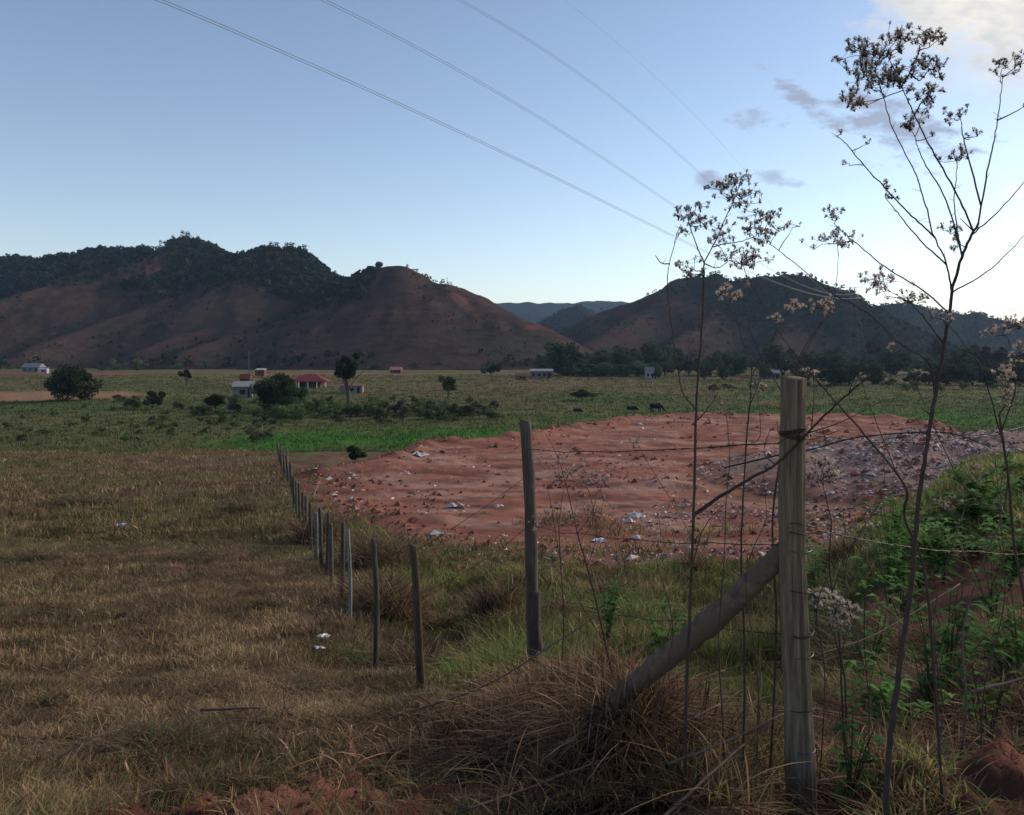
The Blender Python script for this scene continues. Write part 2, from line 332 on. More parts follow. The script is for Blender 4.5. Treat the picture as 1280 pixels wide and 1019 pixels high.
v_, f_, c_ = sub(GV, Q[~islot], GC); tag(mesh('ground', v_, [f_], M_ground, None, c_, True), 'rough pasture ground falling from the roadside down to the flat valley', kind='structure')
v_, f_, c_ = sub(GV, Q[islot], GC); tag(mesh('dirt_ground', v_, [f_], M_ground, None, c_, True), 'levelled bare red earth lot with tyre marks', kind='structure')

# ------------------------------------------------------------------ hills: ridges and spurs
def ridge(*p): return [pt(*q) for q in p]
RG = [
 (ridge((-420, 350, 760), (-250, 338, 760), (0, 327, 740), (60, 325, 730), (130, 321, 700), (205, 311, 680), (240, 306, 670), (285, 315, 660), (320, 320, 650), (345, 311, 640), (370, 318, 630), (400, 336, 610), (430, 347, 590), (455, 345, 570), (485, 334, 550), (505, 336, 543), (525, 343, 535), (560, 361, 520), (600, 380, 505), (640, 398, 495), (680, 420, 485), (712, 446, 478)), .52),
 (ridge((222, 320, 650), (190, 328, 620), (130, 345, 590), (60, 358, 560), (0, 384, 530), (-80, 415, 500), (-160, 440, 480)), .66),
 (ridge((255, 318, 660), (300, 345, 605), (250, 360, 570), (200, 379, 545), (130, 402, 515), (70, 424, 480), (20, 446, 450)), .66),
 (ridge((300, 345, 605), (325, 375, 560), (300, 398, 520), (240, 415, 490), (180, 438, 450)), .66),
 (ridge((345, 312, 640), (385, 355, 585), (390, 385, 545), (350, 405, 505), (290, 418, 475), (240, 436, 445)), .66),
 (ridge((485, 334, 550), (478, 360, 522), (440, 392, 492), (400, 412, 465), (370, 436, 440)), .66),
 (ridge((525, 343, 535), (560, 375, 505), (575, 405, 480), (560, 432, 455)), .52),
 (ridge((600, 380, 505), (640, 412, 480), (655, 436, 460)), .52),
 (ridge((670, 432, 720), (720, 406, 715), (760, 388, 710), (800, 370, 705), (850, 350, 700), (880, 345, 700), (910, 343, 700), (960, 342, 690), (995, 345, 690), (1015, 356, 690), (1038, 374, 690), (1068, 398, 695), (1095, 418, 700), (1130, 438, 710)), .55),
 (ridge((850, 350, 700), (810, 385, 640), (765, 412, 580), (730, 438, 530)), .66),
 (ridge((900, 343, 700), (900, 380, 640), (870, 408, 590), (840, 434, 540)), .66),
 (ridge((990, 345, 690), (1000, 385, 640), (985, 412, 590), (960, 438, 540)), .66),
 (ridge((1045, 412, 1000), (1075, 400, 1000), (1092, 387, 1000), (1115, 379, 1000), (1150, 381, 1000), (1200, 393, 1000), (1250, 400, 1000), (1300, 404, 1000), (1400, 404, 1000), (1600, 400, 1000)), .66),
 (ridge((1130, 379, 1000), (1110, 405, 930), (1090, 430, 850)), .66),
 (ridge((1220, 395, 1000), (1230, 415, 930), (1220, 434, 850)), .66),
 (ridge((655, 425, 1150), (690, 400, 1150), (705, 386, 1150), (722, 383, 1150), (738, 388, 1150), (760, 402, 1150), (800, 425, 1150)), .6),
]
FR = [(ridge((300, 390, 2400), (480, 384, 2400), (600, 379, 2400), (660, 379, 2350), (700, 377, 2400), (740, 375, 2400), (775, 376, 2400), (830, 384, 2450), (900, 395, 2500), (1100, 400, 2500)), .4),
      (ridge((560, 396, 1900), (640, 391, 1900), (690, 396, 1900), (760, 405, 1900)), .4)]
def ridge_h(X, Yv, rg, rnd, k, base=-9.5):
    X = X.ravel(); Yv = Yv.ravel(); acc = np.full(X.shape, math.exp(0)) * 0 + np.exp((base - 60) / k * 0) * 0
    mx = np.full(X.shape, base); allh = []
    P = []; SL = []
    for line, sl in rg:
        q = smooth_line(line, 14); P.append(q); SL.append(np.full(len(q), sl))
    hs = []
    for q, s_ in zip(P, SL):
        best = np.full(X.shape, -1e9)
        for p_, sl in zip(q, s_):
            d = np.hypot(X - p_[0], Yv - p_[1]); hh = p_[2] - sl * (np.sqrt(d * d + rnd * rnd) - rnd); np.maximum(best, hh, out=best)
        hs.append(best)
    H = np.stack(hs); m = H.max(0); m = np.maximum(m, base)
    H = np.vstack([H, np.full((1, len(X)), base)]); return m + k * np.log(np.exp((H - m) / k).sum(0)) - k * 0.35
CUR = [None]
def hill_mesh(name, rg, ymin, ymax, nrow, ncol, u0, u1, rnd, k, nz, label, colf):
    ys = np.geomspace(ymin, ymax, nrow); us = np.linspace(u0, u1, ncol); UU, YY = np.meshgrid(us, ys, indexing='ij'); XX = UU * YY
    H = ridge_h(XX, YY, rg, rnd, k).reshape(XX.shape)
    rel = ss(-8, 25, H)
    # gullies running down the faces
    H = H + nz * ((fbm(XX, YY * .55, .022, 5, 77) - .5) * 1.0 - np.abs(fbm(XX * 1.3, YY * .5, .012, 4, 79) - .5) * 1.3 + .12) * rel
    def box(A, r, ax_):
        A = np.moveaxis(A, ax_, 0); Pd = np.concatenate([np.repeat(A[:1], r, 0), A, np.repeat(A[-1:], r, 0)]); cs = np.cumsum(np.vstack([Pd[:1] * 0, Pd]), 0); return np.moveaxis((cs[2 * r + 1:] - cs[:-2 * r - 1]) / (2 * r + 1), 0, ax_)
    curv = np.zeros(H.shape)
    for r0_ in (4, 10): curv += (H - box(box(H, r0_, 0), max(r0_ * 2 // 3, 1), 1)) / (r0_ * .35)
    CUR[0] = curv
    H = np.where(H < -9.3, -11.5, H)
    i = np.arange(ncol * nrow).reshape(ncol, nrow); q = np.stack([i[:-1, :-1], i[1:, :-1], i[1:, 1:], i[:-1, 1:]], -1).reshape(-1, 4)
    V_ = np.stack([XX, YY, H], -1).reshape(-1, 3); q = q[(V_[q][:, :, 2] > -11).any(1)]
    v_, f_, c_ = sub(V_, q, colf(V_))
    return tag(mesh(name, v_, [f_], M_hill, None, c_, True), label, kind='structure'), v_, f_
POLY_F = [[(-60, 300), (150, 300), (190, 318), (130, 334), (60, 349), (0, 372), (-60, 390)],
          [(205, 290), (430, 290), (480, 335), (462, 352), (450, 372), (400, 372), (372, 380), (340, 366), (318, 352), (296, 344), (272, 352), (240, 350), (225, 362), (155, 366), (152, 358), (205, 340), (214, 325)],
          [(848, 335), (1000, 330), (1045, 365), (1090, 380), (1200, 425), (1200, 445), (1065, 445), (1025, 412), (940, 398), (900, 390), (868, 372)],
          [(1040, 370), (1400, 370), (1400, 450), (1040, 450)],
          [(655, 370), (775, 370), (775, 440), (655, 440)]]
def forest_mask(V_):
    px = 640 + F * V_[:, 0] / V_[:, 1]; py = HZ - F * V_[:, 2] / V_[:, 1]
    wob = (fbm(V_[:, 0], V_[:, 1], .03, 4, 51) - .5) * 22
    m = np.zeros(len(V_))
    for i, pl in enumerate(POLY_F):
        ok = inpoly(px + wob, py + wob * .6, pl)
        if i == 3: ok &= V_[:, 1] > 840
        if i == 4: ok &= V_[:, 1] > 900
        if i in (0, 1): ok &= V_[:, 1] < 800
        if i == 0: ok &= V_[:, 1] > 560
        m = np.maximum(m, ok)
    return m
def hill_color(V_):
    x, Y, z = V_.T; px = 640 + F * x / Y; py = HZ - F * z / Y
    n = fbm(x, Y, .012, 5, 81); n2_ = fbm(x, Y, .06, 4, 82); terr = fbm(x * .35 + 9 * n, z * 4.0, .35, 3, 83)
    a = np.broadcast_to(np.array((.082, .052, .038)), (len(x), 3)).copy()
    a = mixc(a, np.array((.100, .068, .042)), ss(.48, .62, n) * .8); a = mixc(a, np.array((.062, .042, .036)), ss(.45, .62, n2_) * .6)
    a = mixc(a, np.array((.055, .055, .032)), ss(.53, .63, fbm(x, Y, .02, 4, 86)) * .6 * ss(.55, .3, z / 60))
    a = a * (.84 + .32 * ss(.25, .75, terr))[:, None]
    scar = ss(0, .5, 1 - np.hypot((px - 192) / 24, (py - 334) / 13) + (n2_ - .5) * 1.2); a = mixc(a, np.array((.19, .07, .062)), scar * .9 * (Y < 720))
    scar = ss(0, .5, 1 - np.hypot((px - 580 - (py - 380) * .9) / 9, (py - 382) / 22) + (n2_ - .5) * 1.0); a = mixc(a, np.array((.26, .12, .075)), scar * .6)
    scar = ss(0, .5, 1 - np.hypot((px - 668) / 14, (py - 409) / 5) + (n2_ - .5)); a = mixc(a, np.array((.26, .08, .05)), scar * .7 * (Y < 560))
    cv = CUR[0].ravel(); a = mixc(a, np.array((.135, .078, .052)), ss(.1, 1.0, cv) * .5); a = mixc(a, np.array((.040, .036, .026)), ss(-.05, -.9, cv) * .75)  # relief shading painted into the colour: paler dry crests, darker greenish gullies
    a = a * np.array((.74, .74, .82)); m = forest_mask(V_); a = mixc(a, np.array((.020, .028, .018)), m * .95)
    return a
def far_color(V_):
    x, Y, z = V_.T; n = fbm(x, Y, .01, 4, 88); return np.broadcast_to(np.array((.018, .028, .026)), (len(x), 3)) * (.7 + .6 * n)[:, None]
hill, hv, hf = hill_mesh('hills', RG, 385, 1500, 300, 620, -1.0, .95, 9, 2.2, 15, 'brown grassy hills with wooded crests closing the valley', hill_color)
hill_mesh('mountains', FR, 1500, 3000, 70, 300, -.6, .6, 60, 8, 16, 'distant wooded ridges', far_color)
def hill_pts(n, test, seed):
    r = np.random.default_rng(seed); tri = hv[hf[:, :3]]; cen = hv[hf].mean(1); ok = test(cen); ids = np.nonzero(ok)[0]
    ar = np.linalg.norm(np.cross(hv[hf[ids, 1]] - hv[hf[ids, 0]], hv[hf[ids, 3]] - hv[hf[ids, 0]]), axis=1) / cen[ids, 1] ** 1.0
    k = r.choice(ids, n, p=ar / ar.sum()); a, b = r.random(n), r.random(n)
    q = hv[hf[k]]; return (q[:, 0] * ((1 - a) * (1 - b))[:, None] + q[:, 1] * (a * (1 - b))[:, None] + q[:, 2] * (a * b)[:, None] + q[:, 3] * ((1 - a) * b)[:, None])

# ------------------------------------------------------------------ leaves, blades
def leaf_cards(P, size, rnd, up=0.0, aspect=.6):
    """small leaf quads at P, random directions"""
    n = len(P); a = rnd.normal(size=(n, 3)); a[:, 2] *= (1 - up); a /= np.linalg.norm(a, axis=1)[:, None]
    b = rnd.normal(size=(n, 3)); b -= (b * a).sum(1)[:, None] * a; b /= np.linalg.norm(b, axis=1)[:, None]
    s_ = np.broadcast_to(size, (n,))[:, None]; a = a * s_ * .5; b = b * s_ * .5 * aspect
    V_ = np.stack([P - a, P + b * 1.0 + a * .1, P + a, P - b + a * .1], 1).reshape(-1, 3)
    return V_, np.arange(4 * n).reshape(n, 4)
def blades(P, h, w, lean, rnd, col, seg=3, droop=.5, col_tip=None):
    """tapered bent grass blades; P (n,3) h,w (n,) lean (n,2) horizontal offset at the tip as a share of h"""
    n = len(P); yaw = rnd.random(n) * math.pi; wd = np.stack([np.cos(yaw), np.sin(yaw), np.zeros(n)], 1) * w[:, None] * .5
    rows = []; cols = []
    for k in range(seg + 1):
        t = k / seg; off = np.stack([lean[:, 0] * t ** 1.6, lean[:, 1] * t ** 1.6, t * (1 - droop * t * np.minimum(np.hypot(lean[:, 0], lean[:, 1]), 1.2) * .6)], 1) * h[:, None]
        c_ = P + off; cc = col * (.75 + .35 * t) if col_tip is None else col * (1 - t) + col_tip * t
        if k < seg: wk = wd * (1 - .25 * t); rows += [c_ - wk, c_ + wk]; cols += [cc, cc]
        else: rows.append(c_); cols.append(cc)
    m = 2 * seg + 1; V_ = np.stack(rows, 1).reshape(-1, 3); C_ = np.stack(cols, 1).reshape(-1, 3); o = np.arange(n)[:, None] * m
    f4 = np.concatenate([o + np.array([[2 * k, 2 * k + 1, 2 * k + 3, 2 * k + 2]]) for k in range(seg - 1)]) if seg > 1 else np.zeros((0, 4), int)
    f3 = o + np.array([[2 * seg - 2, 2 * seg - 1, 2 * seg]]); return V_, f3, f4, C_
def tufts(name, P, nb, h, w, spread, leanamt, colors, seed, mat=M_blade, seg=3, label=None, basedir=None, droop=.5):
    """P tuft roots (n,3); nb blades each; colors (n,3)"""
    rnd = np.random.default_rng(seed); n = len(P); k = np.repeat(np.arange(n), nb); m = len(k)
    off = rnd.normal(size=(m, 2)) * np.broadcast_to(spread, (n,))[k][:, None]
    B = P[k].copy(); B[:, :2] += off; B[:, 2] = ground(B[:, 0], B[:, 1]) - .01 if basedir is None else B[:, 2]
    hh = np.broadcast_to(h, (n,))[k] * (.45 + .75 * rnd.random(m)); ww = np.broadcast_to(w, (n,))[k] * (.6 + .8 * rnd.random(m))
    an = rnd.random(m) * 2 * math.pi; la = np.broadcast_to(leanamt, (n,))[k] * (rnd.random(m) ** .7) * 1.3
    ln = np.stack([np.cos(an) * la, np.sin(an) * la], 1) + off / (np.broadcast_to(spread, (n,))[k][:, None] + 1e-6) * .12
    cc = colors[k] * (.6 + .8 * rnd.random((m, 1))) * (1 + .12 * (rnd.random((m, 3)) - .5))
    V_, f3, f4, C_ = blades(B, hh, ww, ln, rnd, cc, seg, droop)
    return mesh(name, V_, [f3, f4], mat, None, C_)
def scatter(n, y0, y1, u0, u1, rnd, power=1.0):
    """roots with density falling with distance, so blades keep an even size on the slope"""
    t = rnd.random(n); Y = y0 * (y1 / y0) ** (t ** power); u = u0 + (u1 - u0) * rnd.random(n); x = u * Y; return x, Y

# ------------------------------------------------------------------ the grasses
rnd = np.random.default_rng(11)
PALE = np.array((.48, .345, .20)); STRAW = np.array((.39, .25, .135)); BROWN = np.array((.23, .145, .085)); GRN = np.array((.125, .16, .05)); OLV = np.array((.25, .21, .075)); BRIGHT = np.array((.17, .22, .06)); UMBER = np.array((.10, .062, .045))
def pickc(n, cols, p, rnd): return np.array(cols)[rnd.choice(len(cols), n, p=p)]
def fence_x(Y): return np.interp(Y, [3, 7.1, 8.7, 12.6, 19, 38, 60], [-.3, -.86, -1.5, -2.6, -4.55, -10.9, -17.5])
def fld(n, y0, y1, seed, nb, h, w, spread, lean, seg):
    r = np.random.default_rng(seed); x, Y = scatter(n, y0, y1, -.78, .2, r)
    dm = dirt_mask(x, Y); keep = (x < fence_x(Y) + .25) & (r.random(n) > dm * .93) & (Y < field_edge(x) + 1) ; x, Y = x[keep], Y[keep]
    n1_, n2_ = fbm(x, Y, .22, 4, 21), fbm(x, Y, .8, 4, 22)
    kk = r.random(len(x)) < .25 + .75 * ss(.32, .45, fbm(x, Y, 2.4, 3, 38)); x, Y, n1_, n2_ = x[kk], Y[kk], n1_[kk], n2_[kk]; c_ = pickc(len(x), [STRAW, PALE, BROWN, OLV], [.36, .22, .26, .16], r)
    gmask = (ss(.52, .66, n1_) * .8 + .35 * ss(5.5, 3.5, Y) + .5 * ss(-.25, -.6, x / Y) * ss(6, 14, Y) * ss(.4, .6, n2_)) > r.random(len(x)) * 1.25
    c_[gmask] = pickc(gmask.sum(), [OLV, GRN, STRAW, BROWN], [.38, .22, .2, .2], r)
    n4_ = ss(.35, .65, fbm(x, Y, 1.9, 4, 35)); c_ = c_ * ((.45 + .75 * n2_) * (.55 + .6 * n4_))[:, None]
    hh = h * (.4 + 1.1 * fbm(x, Y, .9, 3, 24)) ; P = np.stack([x, Y, x * 0], 1)
    return tufts('dry_grass', P, nb, hh, w * (.6 + .4 * Y / ((y0 + y1) / 2)), spread, lean, c_, seed + 1, seg=seg)
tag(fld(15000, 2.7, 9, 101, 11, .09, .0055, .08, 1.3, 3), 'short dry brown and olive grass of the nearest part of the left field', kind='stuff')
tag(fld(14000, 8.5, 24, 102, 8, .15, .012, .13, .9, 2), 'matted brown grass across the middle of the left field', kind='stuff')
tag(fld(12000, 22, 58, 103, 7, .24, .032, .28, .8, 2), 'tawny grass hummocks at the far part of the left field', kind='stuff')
def mid(n, y0, y1, seed, nb, h, w, spread, seg):
    r = np.random.default_rng(seed); x, Y = scatter(n, y0, y1, -.3, .80, r); kp = ~((np.abs(x / Y - .362) < .065) & (Y < 3.7)); x, Y = x[kp], Y[kp]; n = len(x)
    d = lot_dist(x, Y); dm = dirt_mask(x, Y); gpatch = fbm(x, Y, .5, 3, 41) > .54
    keep = (x > fence_x(Y) + .1) & ((r.random(n) > dm * 1.1) | ((d > 0) & gpatch & (Y < 27) & (r.random(n) < .35))) & (pile_h(x, Y) < .2) & (Y < 44); x, Y = x[keep], Y[keep]
    n2_ = fbm(x, Y, .7, 4, 29); bank = ss(.3, .45, x / Y)
    c_ = pickc(len(x), [OLV, STRAW, GRN, PALE, BROWN], [.38, .15, .30, .07, .10], r)
    c_ = c_ * (1 + .5 * bank)[:, None]; gm = ((ss(.45, .6, n2_) * .9 + bank * .45) > r.random(len(x))); c_[gm] = pickc(gm.sum(), [GRN, BRIGHT, OLV], [.4, .32, .28], r) * (1 + .35 * bank[gm])[:, None]
    hh = h * (.35 + .75 * fbm(x, Y, .9, 3, 28)) * (1 - .35 * bank) * np.clip((x - fence_x(Y)) / 1.6, .3, 1); P = np.stack([x, Y, x * 0], 1)
    n5_ = ss(.35, .65, fbm(x, Y, 1.4, 4, 36)); c_ = c_ * (.5 + .7 * n5_)[:, None]; hh = hh * (.6 + .9 * fbm(x, Y, 2.2, 2, 37))
    return tufts('green_grass', P, nb, hh, w * (.6 + .4 * Y / ((y0 + y1) / 2)), spread, .9, c_ * 1.0, seed + 1, seg=seg)
tag(mid(6500, 3.2, 9, 111, 11, .30, .0075, .07, 3), 'mixed green and straw grass around the fence corner', kind='stuff')
tag(mid(8500, 8, 22, 112, 9, .38, .016, .15, 2), 'yellow green grass of the hollow between fence and dirt lot', kind='stuff')
tag(mid(4200, 20, 44, 113, 8, .38, .034, .3, 2), 'green grass fringing the dirt lot', kind='stuff')
# valley floor tussocks
r = np.random.default_rng(121); x, Y = scatter(26000, 57, 330, -.72, .72, r, .8); keep = (Y > field_edge(x)) & (lot_dist(x, Y) < -1.5) & (np.hypot((x + 103) / 27, (Y - 165) / 21) > 1) ; x, Y = x[keep], Y[keep]
gc = ground_color(x, Y) * np.array((.92, 1.0, .92)); k_ = r.random(len(x)) < .35; gc[k_] *= np.array((.55, .7, .6)); P = np.stack([x, Y, x * 0], 1)
o = tufts('meadow_grass', P, 6, .30 + .25 * fbm(x, Y, .06, 3, 30), .0009 * Y + .02, .5, .7, gc, 122, seg=1); tag(o, 'tussocky green grass of the flat valley floor', kind='stuff')
# straw heap: long cut stems lying and bending every way
def straw(n, seed, cx, cy, sx, sy, hmean, name, label, cols, pr, w=.006, lean=1.3):
    r = np.random.default_rng(seed); x = cx + sx * r.normal(size=n) ; Y = cy + sy * r.normal(size=n); kk = (Y > 3.15) & (dirt_mask(x, Y) < .35) & ~((np.abs(x / Y - .362) < .05 + .03 * r.random(n)) & (Y < 3.68)); x, Y = x[kk], Y[kk]; n = len(x)
    P = np.stack([x, Y, x * 0], 1); c_ = pickc(n, cols, pr, r) * (.3 + 1.1 * ss(.3, .7, fbm(x, Y, 2.8, 3, 7)))[:, None]
    o = tufts(name, P, 5, hmean * (.4 + r.random(n)), w, .06, lean, c_, seed + 1, seg=5, droop=1.0); return tag(o, label, kind='stuff')
RW = np.array((.86, .78, .76)); SC, SP = [STRAW * RW * .8, PALE * RW * .85, BROWN * RW, UMBER * RW, OLV * .6], [.27, .10, .33, .27, .03]
straw(3000, 131, .44, 4.6, .45, .62, .30, 'straw_litter', 'heap of long bent dry straw below the second thick post', SC, SP)
straw(2400, 133, 1.1, 4.0, .62, .6, .29, 'straw_litter', 'tangled dry straw around the foot of the thick corner post', SC, SP)
straw(1100, 135, 2.1, 4.5, .6, .6, .27, 'straw_litter', 'dry straw on the bank beyond the corner post', SC, SP)
straw(8500, 139, .7, 4.1, .85, .8, .13, 'straw_litter', 'short crushed straw and dead leaves carpeting the fence corner', SC, SP, .012, 1.7)
straw(1000, 141, .5, 3.85, .2, .14, .26, 'straw_litter', 'dry straw burying the lower end of the brace log', SC, SP)
straw(500, 137, 2.9, 4.9, .4, .6, .4, 'straw_litter', 'dark dry bracken straw at the edge of the bank', SC, [.25, .1, .3, .3, .05])

# ------------------------------------------------------------------ posts, wires: the fence
def post_mesh(base, top, r0, r1, name, parent, col, seed, sides=14, flat=.0, mat=M_post):
    rd = np.random.default_rng(seed); base = np.array(base, float); top = np.array(top, float); n = 26
    t = np.linspace(0, 1, n)[:, None]; P = base * (1 - t) + top * t
    bend = (np.sin(t * math.pi) + .4 * np.sin(t * 7 + seed)) * .007 * (rd.random() - .5) * 5; P[:, 0:1] += bend
    k = sides; thv = np.arange(k) / k * 2 * math.pi; prof = 1 + .10 * (rd.random(k) - .5)
    crack = rd.integers(0, k, 3 if k < 20 else 8); prof = prof if k < 20 else 1 + .03 * np.sin(np.arange(k) / k * 12.6 + seed) + .05 * (rd.random(k) - .5); prof[crack] -= .16
    T = (top - base) / np.linalg.norm(top - base); A = np.cross(T, (0, 1, 0)); A /= np.linalg.norm(A); B = np.cross(T, A)
    V_ = []
    for i in range(n):
        rr_ = (r0 + (r1 - r0) * t[i, 0]) * prof * (1 + .05 * (rd.random(k) - .5)) * (1 + .03 * math.sin(i * .9 + seed))
        ring = P[i] + rr_[:, None] * (np.cos(thv)[:, None] * A + np.sin(thv)[:, None] * B)
        if i == n - 1: ring = ring + T * (np.sin(thv * 1 + seed) * .006 + .004 * rd.random(k))[:, None]
        V_.append(ring)
    V_ = np.concatenate(V_ + [[P[0]], [P[-1] + T * .0]])
    i = np.arange(n - 1)[:, None] * k; j = np.arange(k)[None]; j2 = (j + 1) % k; f4 = np.stack([i + j, i + j2, i + k + j2, i + k + j], -1).reshape(-1, 4)
    jj = np.arange(k); f3 = np.vstack([np.stack([np.full(k, n * k), (jj + 1) % k, jj], 1), np.stack([np.full(k, n * k + 1), (n - 1) * k + jj, (n - 1) * k + (jj + 1) % k], 1)])
    cc = np.asarray(col) * np.ones((len(V_), 3)); cc = cc * (.8 + .4 * np.tile(rd.random(k), n + 1)[:len(V_) ] if False else 1)
    c2 = np.ones(len(V_)); c2[:n * k] = (.85 + .3 * rd.random(k))[None].repeat(n, 0).ravel() * (.92 + .16 * rd.random(n))[:, None].repeat(k, 1).ravel()
    return mesh(name, V_, [f3, f4], mat, parent, cc * c2[:, None], True)
def ring(mbd, c_, r_, tilt, thick, turns=1, seed=0):
    t = np.linspace(0, 2 * math.pi * turns, 22 * turns); mbd.tube(np.stack([c_[0] + r_ * np.cos(t), c_[1] + r_ * np.sin(t), c_[2] + tilt * np.cos(t + seed) + .006 * t / 6.28], 1), thick, 5)
def barbed(P0, P1, sag, name, parent, r_=.0016, barbs=True, spacing=.13, seed=0, wob=.006):
    rd = np.random.default_rng(seed); P0 = np.array(P0, float); P1 = np.array(P1, float); Ln = np.linalg.norm(P1 - P0); n = max(int(Ln / .04), 8); t = np.linspace(0, 1, n)
    P = P0[None] * (1 - t[:, None]) + P1[None] * t[:, None]; P[:, 2] -= sag * 4 * t * (1 - t); P[:, 2] += wob * (np.interp(t * 12, np.arange(14), rd.normal(size=14)))
    m = MB()
    for ph in (0, math.pi):
        a = np.arange(n) * .9 + ph; Q_ = P.copy(); Q_[:, 2] += np.cos(a) * r_ * .9; Q_[:, 1] += np.sin(a) * r_ * .9; m.tube(Q_, r_, 4, cap=False)
    if barbs:
        for s_ in np.arange(spacing * .5, Ln, spacing):
            c_ = np.array([np.interp(s_ / Ln, t, P[:, q]) for q in range(3)])
            for q in range(4):
                d = rd.normal(size=3); d /= np.linalg.norm(d); m.tube([c_ - d * .002, c_ + d * .014], [r_ * .9, r_ * .3], 3, cap=False)
            m.tube([c_ - (P1 - P0) / Ln * .006, c_ + (P1 - P0) / Ln * .006], r_ * 2.1, 5)
    return m.build(name, M_wire, parent)
YP = 3.5
pb = on(1000, YP); pb = Vector(((1001 - 640) / F * YP + .01, YP, pb.z - .12)); ptop = Vector(pt(991, 473, YP))
CF = empty('barbed_wire_fence', (pb.x, pb.y, pb.z + .12), 'barbed wire fence corner with two thick grey posts and a leaning brace log', 'fence')
def child(o, p): o.matrix_parent_inverse = p.matrix_world.inverted(); return o
bpy.context.view_layer.update()
def P_(o): o.matrix_parent_inverse = Matrix.Translation(-Vector(o.parent.location)) ; return o
def inv_children(root):
    """builders above use world coordinates: shift the children so they stay in place under their root"""
    T = Matrix.Translation(-Vector(root.location))
    for ch in root.children: ch.matrix_parent_inverse = T
cp = post_mesh(pb, ptop, .064, .052, 'corner_post', CF, (.175, .14, .10), 3, 36); cp['label'] = 'thick grey corner post bound with wire'
def along(a, b, py, Y):
    z = (HZ - py) / F * Y; t = (z - a[2]) / (b[2] - a[2]); return np.array([a[0] + (b[0] - a[0]) * t, a[1] + (b[1] - a[1]) * t, z])
for q, (py, tl, mt, tr) in enumerate([(540, .012, M_wire, 3), (546, -.01, M_wire, 2), (658, .02, M_wire, 1), (666, .012, M_wire, 1), (687, .004, M_tie, 1), (790, .012, M_wire, 2), (818, .004, M_tie, 1), (885, .006, M_wire, 1), (936, .003, M_tie, 1), (738, .008, M_wire, 1)]):
    m = MB(); c_ = along(pb, ptop, py, YP); ring(m, c_, .061 + .002 * (q % 2), tl, .0022 if mt is M_wire else .0028, tr, q); m.build('wire_tie', mt, cp)
m = MB(); c_ = along(pb, ptop, 540, YP); rd = np.random.default_rng(5)
for q in range(16):
    a = c_ + rd.normal(size=3) * (.05, .02, .015) + (.02, -.05, 0); b = a + rd.normal(size=3) * (.05, .015, .03); m.tube(smooth_line([a, (a + b) / 2 + rd.normal(size=3) * .012, b], 4), .0017, 4)
m.build('wire_tangle', M_wire, cp)
Y2 = 6.9; b2 = on(668, Y2, -.1); t2 = Vector(pt(657, 526, Y2))
sp = post_mesh((b2.x, b2.y, b2.z), t2, .056, .050, 'second_post', CF, (.11, .088, .075), 9, 30); sp['label'] = 'dark weathered second post with a nailed lump of wood low down'
lm = post_mesh(pt(672, 812, Y2 - .07), pt(669, 740, Y2 - .07), .062, .05, 'nailed_block', sp, (.09, .062, .06), 12, 10)
bl0 = np.array(pt(752, 897, 4.0)); bl1 = np.array(pt(984, 688, 3.56))
rdl = np.random.default_rng(4); lg = MB(); tt = np.linspace(0, 1, 30)[:, None]; Pl = bl0 * (1 - tt) + bl1 * tt; Pl[:, 2] += .012 * np.sin(tt[:, 0] * 7); rl = .046 + .007 * np.sin(tt[:, 0] * 3.0) * 1 + .002 * rdl.normal(size=30); rl[17:20] += .006
lg.tube(Pl, rl, 16, col=(.135, .098, .078), wob=.06); br = lg.build('brace_log', M_log, CF, True); br['label'] = 'round brace log leaning from the ground up to the corner post'
for py0, py1, sg, sd_, nm in [(562, 553, .03, 1, 'barbed_wire'), (655, 680, .05, 2, 'barbed_wire'), (735, 792, .06, 3, 'barbed_wire')]:
    barbed(pt(659, py0, Y2 - .05), pt(976, py1, YP), sg, nm, CF, .0019 if sd_ == 1 else .0014, True, .12, sd_)
for py0, end, sg in [(543, pt(1300, 528, 5.2), .07), (660, pt(1330, 690, 5.2), .05)]:
    barbed(pt(1004, py0, YP), end, sg, 'barbed_wire', CF, .0018, True, .12, 7)
inv_children(CF)
# thin line fence down the field edge
FP = [(516, 683, 527, 880, 7.1), (467, 675, 470, 830, 8.7), (435, 663, 438, 772, 12.6), (415, 650, 416, 742, 15.0), (400, 637, 402, 715, 18.0), (387, 640, 389, 700, 21), (377, 622, 378, 680, 24), (369, 610, 371, 664, 27.5), (363, 596, 366, 645, 31), (358, 585, 361, 632, 35), (355, 577, 357, 620, 39), (351, 568, 353, 608, 43), (347, 563, 350, 596, 47)]
x0_, y0_ = (527 - 640) / F * 7.1, 7.1
LF = empty('line_fence', (x0_, y0_, g1(x0_, y0_)), 'line of thin leaning wooden posts running downhill along the right edge of the dry field', 'fence')
FP2 = []
for a_, b_ in zip(FP[:-1], FP[1:]):
    FP2.append(a_)
    if a_[4] >= 12: FP2.append(tuple((u_ + v_) / 2 + (1.2 if i_ in (0,) else 0) for i_, (u_, v_) in enumerate(zip(a_[:4], b_[:4]))) + ((a_[4] * b_[4]) ** .5,))
FP = FP2 + [FP[-1]]
tops = []; bots = []
